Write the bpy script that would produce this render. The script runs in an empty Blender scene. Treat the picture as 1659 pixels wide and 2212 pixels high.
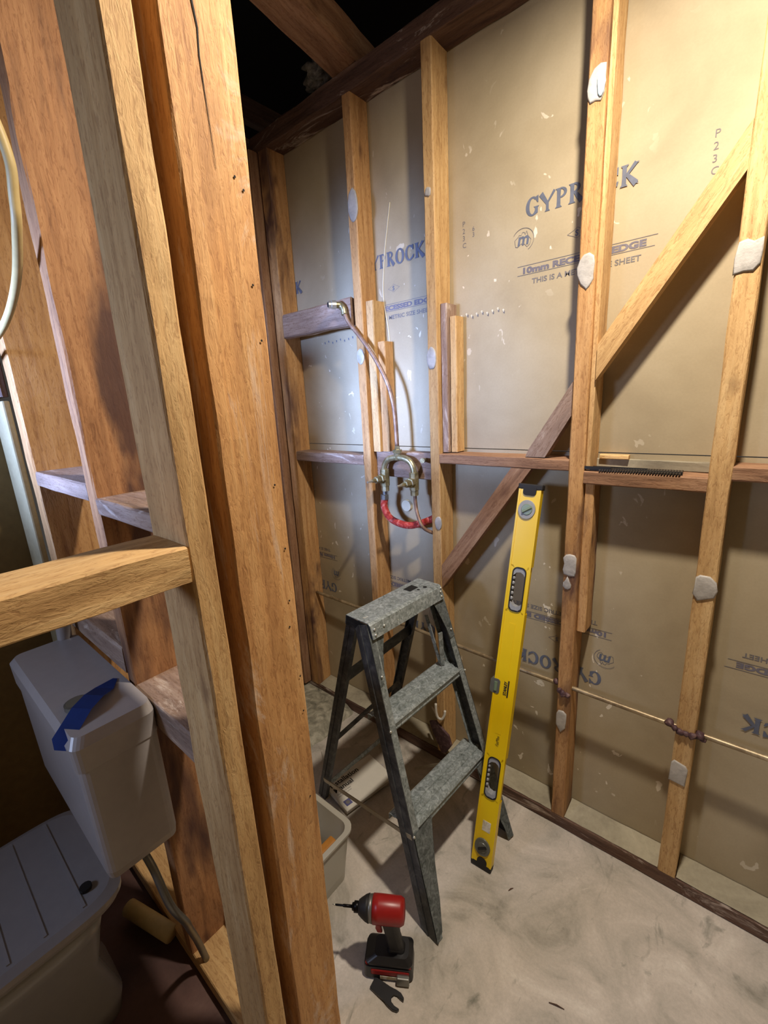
import bpy, bmesh, math, random
from mathutils import Vector, Matrix, noise
random.seed(7)
S = bpy.context.scene
C = S.collection
PI = math.pi

# ------------------------------------------------------------------ camera
cam_d = bpy.data.cameras.new('camera'); cam = bpy.data.objects.new('camera', cam_d); C.objects.link(cam)
cam_d.sensor_fit = 'VERTICAL'; cam_d.sensor_height = 36.0; cam_d.lens = 956.4 / 2212 * 36.0
cam_d.clip_start = 0.02; cam_d.clip_end = 50
_y, _p, _r = -0.712723, 0.2451567, -0.0523282
_f = Vector((math.sin(_y)*math.cos(_p), math.cos(_y)*math.cos(_p), -math.sin(_p)))
_rt = Vector((math.cos(_y), -math.sin(_y), 0)); _up = _rt.cross(_f)
_r2 = _rt*math.cos(_r) + _up*math.sin(_r); _u2 = -_rt*math.sin(_r) + _up*math.cos(_r)
mw = Matrix((( _r2.x, _u2.x, -_f.x, 0), (_r2.y, _u2.y, -_f.y, 0), (_r2.z, _u2.z, -_f.z, 1.45), (0, 0, 0, 1)))
cam.matrix_world = mw
S.camera = cam

# ------------------------------------------------------------------ world, exposure, lamps
W = bpy.data.worlds.new('world'); S.world = W; W.use_nodes = True
W.node_tree.nodes['Background'].inputs[0].default_value = (0.9, 0.82, 0.75, 1)
W.node_tree.nodes['Background'].inputs[1].default_value = 0.05
S.view_settings.view_transform = 'Standard'; S.view_settings.look = 'None'
S.view_settings.exposure = 0.12; S.view_settings.gamma = 1.0
S.view_settings.use_curve_mapping = False
BULB = (-0.13, 0.765, 2.41)                       # bare work lamp under the joists
l = bpy.data.lights.new('work_lamp_light', 'POINT'); l.energy = 3.5; l.color = (1.0, 0.88, 0.74); l.shadow_soft_size = 0.04
o = bpy.data.objects.new('work_lamp_light', l); o.location = BULB; C.objects.link(o)
l = bpy.data.lights.new('work_lamp_panel_light', 'AREA'); l.shape = 'DISK'; l.size = 0.08; l.energy = 28; l.color = (1.0, 0.88, 0.74)
o = bpy.data.objects.new('work_lamp_panel_light', l); o.location = (BULB[0], BULB[1], BULB[2]); C.objects.link(o)
l = bpy.data.lights.new('daylight_through_window', 'AREA'); l.shape = 'RECTANGLE'; l.size = 0.5; l.size_y = 0.35
l.energy = 8.5; l.color = (0.33, 0.49, 1.0); l.spread = math.radians(30)
o = bpy.data.objects.new('daylight_through_window', l); o.location = (-1.42, -1.30, 1.60); C.objects.link(o)
o.rotation_euler = (Vector((-1.22, 1.355, 1.46)) - Vector(o.location)).to_track_quat('-Z', 'Y').to_euler()
l = bpy.data.lights.new('window_sky_light', 'AREA'); l.shape = 'RECTANGLE'; l.size = 0.5; l.size_y = 0.35
l.energy = 3.6; l.color = (0.55, 0.68, 1.0); l.spread = math.radians(80)
o = bpy.data.objects.new('window_sky_light', l); o.location = (-1.42, -1.32, 1.60); C.objects.link(o)
o.rotation_euler = (Vector((-0.75, 0.25, 1.25)) - Vector(o.location)).to_track_quat('-Z', 'Y').to_euler()
l = bpy.data.lights.new('warm_fill_light', 'AREA'); l.shape = 'RECTANGLE'; l.size = 0.9; l.size_y = 0.9  # added warm fill to lift the floor and shadows, not an actual lamp
l.energy = 0.6; l.color = (1.0, 0.86, 0.74)
o = bpy.data.objects.new('warm_fill_light', l); o.location = (0.1, -0.9, 2.3); C.objects.link(o)
o.rotation_euler = (Vector((0.1, -0.3, 0.0)) - Vector(o.location)).to_track_quat('-Z', 'Y').to_euler()

# ------------------------------------------------------------------ materials
def nt(name, rough=0.7, metal=0.0):
    m = bpy.data.materials.new(name); m.use_nodes = True; n = m.node_tree; b = n.nodes['Principled BSDF']
    b.inputs['Roughness'].default_value = rough; b.inputs['Metallic'].default_value = metal
    return m, n, b
def N(n, t, **k):
    x = n.nodes.new(t)
    for a, v in k.items(): setattr(x, a, v)
    return x
def noise_tex(n, scale, detail=4, rough=0.55, dist=0.0, stretch=(1, 1, 1), seed=0.0, rand=True):
    tc = N(n, 'ShaderNodeTexCoord'); mp = N(n, 'ShaderNodeMapping'); mp.inputs['Scale'].default_value = stretch
    if rand:
        oi = N(n, 'ShaderNodeObjectInfo'); mu = N(n, 'ShaderNodeMath', operation='MULTIPLY_ADD')
        mu.inputs[1].default_value = 37.0; mu.inputs[2].default_value = seed
        n.links.new(oi.outputs['Random'], mu.inputs[0]); n.links.new(mu.outputs[0], mp.inputs['Location'])
    else: mp.inputs['Location'].default_value = (seed, seed, seed)
    n.links.new(tc.outputs['Object'], mp.inputs[0])
    t = N(n, 'ShaderNodeTexNoise'); t.inputs['Scale'].default_value = scale; t.inputs['Detail'].default_value = detail
    t.inputs['Roughness'].default_value = rough; t.inputs['Distortion'].default_value = dist
    n.links.new(mp.outputs[0], t.inputs['Vector']); return t.outputs['Fac']
def ramp(n, fac, stops):
    r = N(n, 'ShaderNodeValToRGB'); e = r.color_ramp.elements
    e[0].position, e[0].color = stops[0][0], (*stops[0][1], 1)
    e[1].position, e[1].color = stops[-1][0], (*stops[-1][1], 1)
    for p, c in stops[1:-1]:
        q = e.new(p); q.color = (*c, 1)
    n.links.new(fac, r.inputs[0]); return r.outputs[0]
def mix(n, fac, a, b, mode='MIX'):
    x = N(n, 'ShaderNodeMixRGB', blend_type=mode)
    for i, v in zip((0, 1, 2), (fac, a, b)):
        if isinstance(v, (int, float)): x.inputs[i].default_value = v
        elif isinstance(v, tuple): x.inputs[i].default_value = (*v, 1)
        else: n.links.new(v, x.inputs[i])
    return x.outputs[0]
def bump(n, b, h, s=0.3, d=0.01):
    u = N(n, 'ShaderNodeBump'); u.inputs['Strength'].default_value = s; u.inputs['Distance'].default_value = d
    n.links.new(h, u.inputs['Height']); n.links.new(u.outputs[0], b.inputs['Normal'])
def rgb(r, g, b): return tuple((x/255/12.92 if x <= 10 else ((x/255+.055)/1.055)**2.4) for x in (r, g, b))

def wood(name, lo, mid, hi, axis=2, stain=0.0, stain_col=(0.03, 0.012, 0.02), dust=0.0, dust_scale=9, knots=0.5, rough=0.75):
    m, n, b = nt(name, rough)
    st = [1, 1, 1]; st[axis] = 0.07; st = tuple(st)
    st2 = [1, 1, 1]; st2[axis] = 0.22; st2 = tuple(st2)
    g = noise_tex(n, 55, 5, 0.6, 0.6, st, 1.0)
    big = noise_tex(n, 9, 3, 0.5, 0.8, st2, 5.0)
    c1 = ramp(n, g, [(0.25, lo), (0.5, mid), (0.78, hi)])
    c2 = ramp(n, big, [(0.3, (0.76, 0.70, 0.64)), (0.55, (1, 1, 1)), (0.8, (1.12, 1.05, 0.95))])
    c = mix(n, 0.85, c1, c2, 'MULTIPLY')
    fine = noise_tex(n, 170, 3, 0.7, 1.2, st2, 2.0)
    fm = ramp(n, fine, [(0.38, (0.60, 0.50, 0.42)), (0.48, (1, 1, 1))])
    c = mix(n, 0.6, c, fm, 'MULTIPLY')
    # knots
    if knots:
        tc = N(n, 'ShaderNodeTexCoord'); mp = N(n, 'ShaderNodeMapping'); s3 = [1, 1, 1]; s3[axis] = 0.45; mp.inputs['Scale'].default_value = s3
        oi = N(n, 'ShaderNodeObjectInfo'); mu = N(n, 'ShaderNodeMath', operation='MULTIPLY'); mu.inputs[1].default_value = 91.0
        n.links.new(oi.outputs['Random'], mu.inputs[0]); n.links.new(mu.outputs[0], mp.inputs['Location']); n.links.new(tc.outputs['Object'], mp.inputs[0])
        v = N(n, 'ShaderNodeTexVoronoi'); v.inputs['Scale'].default_value = 9; n.links.new(mp.outputs[0], v.inputs['Vector'])
        kf = ramp(n, v.outputs['Distance'], [(0.03, (1, 1, 1)), (0.13, (0, 0, 0))])
        kx = mix(n, 1.0, kf, (knots, knots, knots), 'MULTIPLY')
        c = mix(n, kx, c, (0.09, 0.03, 0.012))
    if stain:
        sn = noise_tex(n, 7, 4, 0.6, 0.5, st2, 11.0)
        sf = ramp(n, sn, [(0.62 - stain*0.25, (0, 0, 0)), (0.72 - stain*0.2, (0.9, 0.9, 0.9))])
        c = mix(n, sf, c, stain_col)
    if dust:
        dn = noise_tex(n, dust_scale, 6, 0.75, 2.0, st2, 17.0)
        df = ramp(n, dn, [(0.60 - dust*0.12, (0, 0, 0)), (0.70, (0.75, 0.75, 0.75))])
        c = mix(n, df, c, rgb(225, 210, 195))
    n.links.new(c, b.inputs['Base Color'])
    h = mix(n, 0.5, g, fine); bump(n, b, h, 0.55, 0.004)
    return m

def blotch(name, base, dark, light, scale=6, rough=0.8, b_s=0.2, fine=80, rand=False, metal=0.0):
    m, n, b = nt(name, rough, metal)
    a = noise_tex(n, scale, 7, 0.62, 0.7, (1, 1, 1), 2.0, rand)
    c = ramp(n, a, [(0.28, dark), (0.5, base), (0.72, light)])
    f = noise_tex(n, fine, 4, 0.7, 0, (1, 1, 1), 4.0, rand)
    c = mix(n, 0.35, c, ramp(n, f, [(0.3, (0.7, 0.7, 0.7)), (0.6, (1.05, 1.05, 1.05))]), 'MULTIPLY')
    n.links.new(c, b.inputs['Base Color']); bump(n, b, f, b_s, 0.003)
    return m
def plain(name, col, rough=0.6, metal=0.0, var=0.12, scale=40):
    m, n, b = nt(name, rough, metal)
    f = noise_tex(n, scale, 3, 0.6, 0, (1, 1, 1), 1.0)
    c = mix(n, 1.0, col, ramp(n, f, [(0.3, (1-var,)*3), (0.7, (1+var*0.4,)*3)]), 'MULTIPLY')
    n.links.new(c, b.inputs['Base Color']); return m

PALE = (rgb(176, 138, 88), rgb(204, 166, 112), rgb(220, 188, 136))
ORNG = (rgb(164, 118, 72), rgb(196, 150, 96), rgb(214, 172, 120))
BROWN = (rgb(112, 80, 56), rgb(152, 114, 84), rgb(182, 146, 112))
GREY = (rgb(112, 92, 80), rgb(150, 126, 110), rgb(178, 156, 138))
WZ = {}
def wd(kind, axis):
    k = (kind, axis)
    if k not in WZ:
        nm = {'pale': 'pale_pine', 'orange': 'orange_hardwood', 'brown': 'brown_hardwood', 'grey': 'weathered_timber', 'stained': 'stained_hardwood', 'dusty': 'dusty_orange_hardwood', 'rust': 'dark_red_hardwood', 'bark': 'streaked_red_hardwood'}[kind] + '_' + 'xyz'[axis]
        if kind == 'pale': WZ[k] = wood(nm, *PALE, axis=axis, knots=0.5)
        if kind == 'orange': WZ[k] = wood(nm, *ORNG, axis=axis, knots=0.6)
        if kind == 'brown': WZ[k] = wood(nm, *BROWN, axis=axis, knots=0.6)
        if kind == 'grey': WZ[k] = wood(nm, *GREY, axis=axis, knots=0.2, dust=0.2)
        if kind == 'stained': WZ[k] = wood(nm, *ORNG, axis=axis, stain=0.45, stain_col=rgb(64, 36, 38), knots=0.7)
        if kind == 'dusty': WZ[k] = wood(nm, rgb(168, 120, 72), rgb(200, 150, 94), rgb(220, 176, 120), axis=axis, knots=0.25, dust=0.55, dust_scale=7)
        if kind == 'rust': WZ[k] = wood(nm, rgb(66, 46, 36), rgb(96, 70, 56), rgb(124, 98, 80), axis=axis, stain=0.2, dust=0.25)
        if kind == 'bark': WZ[k] = wood(nm, rgb(128, 90, 60), rgb(172, 124, 82), rgb(196, 150, 104), axis=axis, stain=0.55, stain_col=rgb(70, 44, 40), knots=0.9)
    return WZ[k]

M = {}
def plaster_mat():
    m, n, b = nt('plasterboard_paper', 0.78)
    a = noise_tex(n, 3.0, 4, 0.6, 0.3, (1, 1, 1), 3.0, False)
    c = ramp(n, a, [(0.3, rgb(158, 143, 114)), (0.5, rgb(172, 157, 127)), (0.72, rgb(182, 168, 139))])
    f = noise_tex(n, 160, 3, 0.7, 0, (1, 1, 1), 4.0, False)
    c = mix(n, 0.25, c, ramp(n, f, [(0.3, (0.8, 0.8, 0.8)), (0.7, (1.05, 1.05, 1.05))]), 'MULTIPLY')
    s = noise_tex(n, 26, 3, 0.5, 0.6, (1, 1, 0.7), 9.0, False)
    where = noise_tex(n, 1.7, 2, 0.5, 0, (1, 1, 1), 21.0, False)
    sf = ramp(n, s, [(0.675, (0, 0, 0)), (0.69, (0.8, 0.8, 0.8))])
    wf = ramp(n, where, [(0.45, (0, 0, 0)), (0.6, (1, 1, 1))])
    c = mix(n, mix(n, 1.0, sf, wf, 'MULTIPLY'), c, rgb(236, 226, 204))
    n.links.new(c, b.inputs['Base Color']); bump(n, b, f, 0.08, 0.002); return m
M['gyp'] = plaster_mat()
def concrete_mat():
    m, n, b = nt('concrete_slab', 0.85)
    a = noise_tex(n, 4.5, 8, 0.62, 1.2, (1, 1, 1), 7.3, False)
    c = ramp(n, a, [(0.28, rgb(138, 134, 122)), (0.45, rgb(186, 178, 166)), (0.58, rgb(202, 192, 180)), (0.75, rgb(222, 214, 202))])
    d = noise_tex(n, 11, 5, 0.6, 2.2, (1, 0.5, 1), 31.0, False)
    c = mix(n, ramp(n, d, [(0.24, (0.8, 0.8, 0.8)), (0.40, (0, 0, 0))]), c, rgb(112, 114, 102))
    w = noise_tex(n, 15, 5, 0.7, 1.5, (1, 1, 1), 51.0, False)
    c = mix(n, ramp(n, w, [(0.66, (0, 0, 0)), (0.78, (0.6, 0.6, 0.6))]), c, rgb(226, 218, 204))
    f = noise_tex(n, 130, 4, 0.75, 0, (1, 1, 1), 5.0, False)
    c = mix(n, 0.4, c, ramp(n, f, [(0.3, (0.7, 0.7, 0.7)), (0.62, (1.06, 1.06, 1.06))]), 'MULTIPLY')
    n.links.new(c, b.inputs['Base Color']); bump(n, b, mix(n, 0.4, a, f), 0.25, 0.006); return m
M['floor'] = concrete_mat()
M['toiletfloor'] = blotch('toilet_vinyl_floor', rgb(92, 66, 60), rgb(70, 50, 46), rgb(110, 84, 76), 4, 0.6)
M['mortar'] = blotch('rough_mortar', rgb(150, 146, 128), rgb(96, 94, 82), rgb(196, 190, 170), 22, 0.95, 0.8, 60)
M['screed'] = blotch('smooth_screed', rgb(160, 152, 130), rgb(130, 122, 104), rgb(184, 176, 152), 5, 0.9)
M['ink'] = plain('blue_grey_ink', rgb(98, 104, 120), 0.8, var=0.2)
M['ink2'] = plain('faint_grey_ink', rgb(116, 112, 112), 0.8, var=0.2)
M['ink3'] = plain('purple_grey_ink', rgb(112, 108, 118), 0.8, var=0.2)
M['glue'] = blotch('grey_adhesive', rgb(180, 176, 170), rgb(156, 152, 146), rgb(196, 192, 186), 30, 0.5, 0.3, 90)
M['glueblue'] = plain('pale_blue_residue', rgb(176, 202, 214), 0.6)
M['glueyel'] = plain('cream_sealant', rgb(214, 206, 176), 0.5)
M['gunk'] = blotch('purple_brown_residue', rgb(84, 58, 62), rgb(50, 34, 40), rgb(130, 104, 98), 60, 0.6, 0.8)
def galv():
    m, n, b = nt('galvanised_steel', 0.55, 0.3)
    a = noise_tex(n, 60, 3, 0.6, 1.5); c = ramp(n, a, [(0.3, rgb(104, 112, 112)), (0.5, rgb(142, 150, 152)), (0.7, rgb(178, 186, 190))])
    a2 = noise_tex(n, 9, 4, 0.6, 1.0); c = mix(n, 0.7, c, ramp(n, a2, [(0.3, (0.72, 0.75, 0.70)), (0.7, (1.08, 1.08, 1.08))]), 'MULTIPLY')
    s = noise_tex(n, 34, 3, 0.5, 0.4, (1, 1, 1), 77)
    c = mix(n, ramp(n, s, [(0.735, (0, 0, 0)), (0.755, (1, 1, 1))]), c, rgb(236, 232, 218))
    n.links.new(c, b.inputs['Base Color']); bump(n, b, a, 0.15, 0.002); return m
M['galv'] = galv()
def dark_steel():
    m, n, b = nt('grimy_dark_steel', 0.55, 0.45)
    a = noise_tex(n, 16, 6, 0.7, 1.0); c = ramp(n, a, [(0.3, rgb(48, 48, 50)), (0.5, rgb(74, 76, 78)), (0.75, rgb(118, 120, 118))])
    s = noise_tex(n, 42, 3, 0.5, 0.4, (1, 1, 1), 57)
    c = mix(n, ramp(n, s, [(0.755, (0, 0, 0)), (0.775, (1, 1, 1))]), c, rgb(206, 202, 192))
    n.links.new(c, b.inputs['Base Color']); return m
M['dsteel'] = dark_steel()
M['rod'] = plain('dull_zinc_rod', rgb(176, 166, 146), 0.45, 0.6)
M['rivet'] = plain('bright_rivet', rgb(215, 215, 205), 0.3, 0.8)
M['hole'] = plain('black_opening', (0.004, 0.004, 0.004), 0.9)
M['yellow'] = plain('yellow_enamel', rgb(236, 200, 8), 0.35, 0.0, 0.05, 8)
M['black'] = plain('black_rubber', rgb(26, 24, 24), 0.6)
M['blackp'] = plain('black_plastic', rgb(30, 30, 32), 0.4)
M['greyp'] = plain('grey_plastic', rgb(150, 152, 156), 0.4)
M['vial'] = plain('greenish_vial', rgb(112, 130, 104), 0.3)
M['vialcap'] = plain('dark_vial_insert', rgb(96, 98, 92), 0.3)
M['sticker'] = blotch('torn_white_sticker', rgb(214, 208, 190), rgb(176, 160, 110), rgb(232, 228, 214), 60, 0.7)
M['red'] = plain('red_tool_plastic', rgb(150, 28, 26), 0.35)
M['metal'] = plain('steel_grey_housing', rgb(128, 128, 124), 0.4, 0.7)
M['steelbit'] = plain('black_oxide_steel', rgb(32, 30, 30), 0.35, 0.8)
M['white'] = plain('white_plastic', rgb(166, 160, 158), 0.35, var=0.05)
M['porc'] = plain('white_porcelain', rgb(160, 160, 162), 0.15, var=0.03)
M['seat'] = plain('white_toilet_plastic', rgb(158, 154, 154), 0.3, var=0.05)
M['tape'] = plain('blue_masking_tape', rgb(42, 72, 152), 0.7)
M['button'] = plain('chrome_grey_button', rgb(120, 118, 108), 0.3, 0.6)
M['cream'] = blotch('cream_painted_board', rgb(170, 156, 118), rgb(146, 132, 98), rgb(184, 170, 132), 5, 0.8)
M['olive'] = plain('olive_brown_lining', rgb(128, 106, 66), 0.85)
M['brass'] = blotch('weathered_brass', rgb(168, 160, 124), rgb(120, 112, 84), rgb(212, 206, 178), 40, 0.38, 0.2, 90, True, 0.75)
M['copper'] = blotch('dull_copper', rgb(142, 112, 92), rgb(104, 80, 66), rgb(172, 146, 124), 30, 0.5, 0.1, 90, True, 0.35)
M['pipe'] = blotch('tarnished_pipe', rgb(160, 142, 112), rgb(112, 94, 72), rgb(196, 178, 146), 25, 0.42, 0.1, 90, True, 0.5)
M['lag'] = blotch('red_pipe_lagging', rgb(176, 52, 40), rgb(120, 26, 24), rgb(216, 150, 136), 55, 0.9, 0.8)
M['cable'] = plain('cream_cable_sheath', rgb(206, 184, 128), 0.5)
M['tub'] = None
def tub_mat():
    m, n, b = nt('frosted_clear_plastic', 0.35)
    b.inputs['Base Color'].default_value = (*rgb(206, 202, 188), 1); b.inputs['Transmission Weight'].default_value = 0.35
    b.inputs['Alpha'].default_value = 1.0; return m
M['tub'] = tub_mat()
M['amber'] = plain('amber_packet', rgb(176, 116, 40), 0.6)
M['paper'] = plain('white_paper', rgb(216, 212, 200), 0.8, var=0.04)
M['print'] = plain('black_print', rgb(44, 40, 40), 0.8)
M['bluebox'] = plain('blue_print', rgb(92, 92, 140), 0.8)
M['lidgrey'] = plain('grey_card_sheet', rgb(176, 168, 156), 0.8)
M['fluff'] = blotch('grey_insulation_fluff', rgb(120, 118, 108), rgb(70, 68, 62), rgb(160, 158, 146), 60, 1.0, 0.9)
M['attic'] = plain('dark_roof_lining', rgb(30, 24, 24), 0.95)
M['nail'] = plain('bare_steel_nail', rgb(96, 90, 84), 0.4, 0.8)
M['opal'] = None
def bulb_mat():
    m, n, b = nt('glowing_bulb_glass', 0.3); b.inputs['Emission Color'].default_value = (1, 0.8, 0.55, 1)
    b.inputs['Emission Strength'].default_value = 20; return m
M['opal'] = bulb_mat()

# ------------------------------------------------------------------ object helpers
def link(name, bm, mat, parent=None, smooth=False, loc=None):
    me = bpy.data.meshes.new(name); bmesh.ops.recalc_face_normals(bm, faces=bm.faces); bm.to_mesh(me); bm.free()
    if mat: me.materials.append(mat)
    if smooth:
        for p in me.polygons: p.use_smooth = True
    ob = bpy.data.objects.new(name, me); C.objects.link(ob)
    if loc is not None: ob.location = loc
    if parent: ob.parent = parent; ob.matrix_parent_inverse = Matrix.Identity(4)
    return ob
def tag(o, label, cat, group=None, kind=None):
    if label: o['label'] = label
    if cat: o['category'] = cat
    if group: o['group'] = group
    if kind: o['kind'] = kind
    return o
def empty(name, loc, label, cat, group=None, rot=None):
    o = bpy.data.objects.new(name, None); o.empty_display_size = 0.05; C.objects.link(o); o.location = loc
    if rot is not None: o.rotation_euler = rot
    return tag(o, label, cat, group)
def box(bm, x0, x1, y0, y1, z0, z1, mtx=None):
    r = bmesh.ops.create_cube(bm, size=1.0)
    for v in r['verts']:
        v.co = Vector(((x0+x1)/2 + v.co.x*(x1-x0), (y0+y1)/2 + v.co.y*(y1-y0), (z0+z1)/2 + v.co.z*(z1-z0)))
        if mtx: v.co = mtx @ v.co
    return r['verts']
def bx(*a, **k):
    bm = bmesh.new(); box(bm, *a, **k); return bm
def bevel(bm, w=0.003, seg=2):
    bmesh.ops.bevel(bm, geom=bm.edges[:], offset=w, segments=seg, affect='EDGES', profile=0.6); return bm
def prism(pts, a, b, axis='Y'):
    """extrude a closed 2-D outline; axis Y: pts are (x,z); X: (y,z); Z: (x,y)"""
    bm = bmesh.new()
    f = {'Y': lambda p, t: (p[0], t, p[1]), 'X': lambda p, t: (t, p[0], p[1]), 'Z': lambda p, t: (p[0], p[1], t)}[axis]
    A = [bm.verts.new(f(p, a)) for p in pts]; B = [bm.verts.new(f(p, b)) for p in pts]
    bm.faces.new(A); bm.faces.new(B[::-1])
    for i in range(len(pts)): bm.faces.new((A[i], A[i-1], B[i-1], B[i]))
    return bm
def tube(bm, pts, r, seg=12, caps=True):
    pts = [Vector(p) for p in pts]; rs = r if isinstance(r, (list, tuple)) else [r]*len(pts); rings = []
    prev = None
    for i, p in enumerate(pts):
        t = (pts[min(i+1, len(pts)-1)] - pts[max(i-1, 0)]).normalized()
        if prev is None: a = t.orthogonal().normalized()
        else: a = (prev - t*prev.dot(t)).normalized()
        prev = a; bq = t.cross(a)
        rings.append([bm.verts.new(p + (a*math.cos(k*2*PI/seg) + bq*math.sin(k*2*PI/seg))*rs[i]) for k in range(seg)])
    for i in range(len(rings)-1):
        for k in range(seg):
            bm.faces.new((rings[i][k], rings[i][(k+1) % seg], rings[i+1][(k+1) % seg], rings[i+1][k]))
    if caps: bm.faces.new(rings[0][::-1]); bm.faces.new(rings[-1])
    return bm
def spline(pts, n=10):
    P = [Vector(p) for p in pts]; P = [P[0]*2-P[1]] + P + [P[-1]*2-P[-2]]; out = []
    for i in range(1, len(P)-2):
        for k in range(n):
            t = k/n; a, b, c, d = P[i-1], P[i], P[i+1], P[i+2]
            out.append(0.5*((2*b) + (c-a)*t + (2*a-5*b+4*c-d)*t*t + (3*b-a-3*c+d)*t**3))
    out.append(P[-2]); return out
def beam(name, x0, x1, y0, y1, z0, z1, kind, parent=None, wob=0.0018, mat=None, cut=0.003):
    """a sawn member: grid box with eased arrises and a slightly uneven saw face"""
    c = Vector(((x0+x1)/2, (y0+y1)/2, z0)); L = [x1-x0, y1-y0, z1-z0]; ax = L.index(max(L))
    o1, o2 = [i for i in range(3) if i != ax]; w, d = L[o1]/2, L[o2]/2; q = min(cut, w*0.3, d*0.3)
    prof = [(-w+q, -d), (0, -d), (w-q, -d), (w, -d+q), (w, 0), (w, d-q), (w-q, d), (0, d), (-w+q, d), (-w, d-q), (-w, 0), (-w, -d+q)]
    n = max(2, int(L[ax]/0.035)); bm = bmesh.new(); rings = []
    sd = random.random()*50
    cc = [(x0+x1)/2, (y0+y1)/2, (z0+z1)/2]
    for i in range(n+1):
        t = -L[ax]/2 + L[ax]*i/n; ring = []
        for j, (a, b) in enumerate(prof):
            k = 1.0 + 0 * j
            da = noise.noise(Vector((sd+j*1.7, t*9, 0)))*wob; db = noise.noise(Vector((sd+j*2.3, t*9, 7)))*wob
            p = [0, 0, 0]; p[ax] = cc[ax]+t; p[o1] = cc[o1]+a+da*(-1 if a > 0 else 1)*0.9; p[o2] = cc[o2]+b+db*(-1 if b > 0 else 1)*0.9
            ring.append(bm.verts.new(Vector(p)-c))
        rings.append(ring)
    for i in range(n):
        for j in range(12): bm.faces.new((rings[i][j], rings[i][(j+1) % 12], rings[i+1][(j+1) % 12], rings[i+1][j]))
    bm.faces.new(rings[0][::-1]); bm.faces.new(rings[-1])
    off = c - (Vector(parent.location) if parent else Vector())
    return link(name, bm, mat or wd(kind, ax), parent, loc=off)
def child_at(par, p): return Vector(p) - Vector(par.location)

# ------------------------------------------------------------------ the setting
D, G = 1.271, 1.356           # stud fronts and plasterboard face of the far wall
fl = link('floor', bx(-0.62, 2.2, -2.0, D+0.3, -0.05, 0), M['floor']); tag(fl, 'grey concrete slab floor stained with dust and scuffs', 'floor', kind='structure')
f2 = link('floor', bx(-1.9, -0.62, 0.33, D+0.3, -0.05, 0), M['floor']); tag(f2, 'concrete slab floor of the shower end behind the ladder', 'floor', kind='structure')
f3 = link('floor', bx(-2.6, -0.62, -2.0, 0.33, -0.05, 0), M['toiletfloor']); tag(f3, 'dark reddish brown floor under the toilet', 'floor', kind='structure')
def slab(nm, a, mat, lab, cat='wall'):
    return tag(link(nm, bx(*a), mat), lab, cat, kind='structure')
wb = empty('wall_back', (0.2, G, 0), 'buff paper backed plasterboard sheets behind the far studs', 'wall'); wb['kind'] = 'structure'
link('upper_sheet', bx(-1.99, 2.2, 0.0, 0.010, 1.279, 2.46), M['gyp'], wb)
link('lower_sheet', bx(-2.05, 2.2, 0.0, 0.010, 0.0, 1.276), M['gyp'], wb)
slab('wall_left', (-1.80, -1.79, 0.40, G, 0, 2.42), M['gyp'], 'plasterboard lining at the left end of the shower recess')
slab('wall_right', (1.55, 1.56, -2.0, G, 0, 2.6), M['gyp'], 'plasterboard wall to the right of the room')
slab('wall_front', (-2.6, 1.55, -2.0, -1.99, 0, 2.6), M['gyp'], 'plasterboard wall behind the camera')
slab('wall_far_left', (-1.635, -1.625, -2.0, 0.28, 0, 2.6), M['olive'], 'olive brown side wall of the toilet room')
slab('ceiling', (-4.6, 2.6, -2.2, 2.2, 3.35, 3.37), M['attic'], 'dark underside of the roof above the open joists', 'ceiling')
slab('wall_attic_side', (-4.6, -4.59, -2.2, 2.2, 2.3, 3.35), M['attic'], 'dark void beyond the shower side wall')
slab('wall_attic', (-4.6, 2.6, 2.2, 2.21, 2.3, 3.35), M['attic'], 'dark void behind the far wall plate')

# ------------------------------------------------------------------ far wall frame
STUD = 'studs of the far wall'
def stud(x0, x1, lab, kind, z1=2.43, z0=0.046, nm='wall_stud', y0=D, y1=G, group=STUD):
    t = empty(nm, ((x0+x1)/2, (y0+y1)/2, z0), lab, 'stud', group)
    beam('timber', x0, x1, y0, y1, z0, z1, kind, t)
    return t
def dab(st, outline, cx, z0, z1, w, mat='glue', y=D, thick=0.0045, skew=0):
    """a flattened smear of adhesive pressed on the stud face"""
    bm = bmesh.new(); zc, h = (z0+z1)/2, (z1-z0)/2; n = len(outline)
    rings = []
    for s, t in ((1.0, 0.0), (0.97, -thick*0.75), (0.86, -thick), (0.4, -thick*0.93)):
        rings.append([bm.verts.new(Vector((cx+px*w/2*s+skew*pz, y+0.001+t, zc+pz*h*s)) - Vector(st.location)) for px, pz in outline])
    for a, b in zip(rings, rings[1:]):
        for i in range(n): bm.faces.new((a[i-1], a[i], b[i], b[i-1]))
    bm.faces.new(rings[-1]); bm.faces.new(rings[0][::-1])
    o = link('adhesive_dab', bm, M[mat], st, smooth=True); o['label'] = 'pale grey dab of dried adhesive'; return o
def oval(n=22, jag=0.05):
    return [(math.cos(a)*(1+random.uniform(-jag, jag)), math.sin(a)*(1+random.uniform(-jag, jag))) for a in [2*PI*k/n for k in range(n)]]
s_c = stud(-1.66, -1.603, 'corner stud of the far wall stained dark below the nogging', 'stained')
s_1 = stud(-1.191, -1.153, 'far wall stud left of the brass mixer with two adhesive dabs', 'orange')
s_2 = stud(-0.874, -0.836, 'far wall stud right of the brass mixer behind the ladder top', 'pale')
s_3 = stud(-0.407, -0.366, 'far wall stud right of the yellow level with many adhesive dabs', 'stained')
s_4 = stud(-0.088, -0.044, 'rightmost wide far wall stud beside the diagonal brace', 'pale')
stud(-1.715, -1.668, 'narrow end stud of the shower side wall beside the corner stud', 'brown', y0=1.235, y1=1.33)
dab(s_1, oval(), -1.166, 2.052, 2.155, 0.046); dab(s_1, oval(), -1.172, 1.585, 1.642, 0.036)
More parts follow.
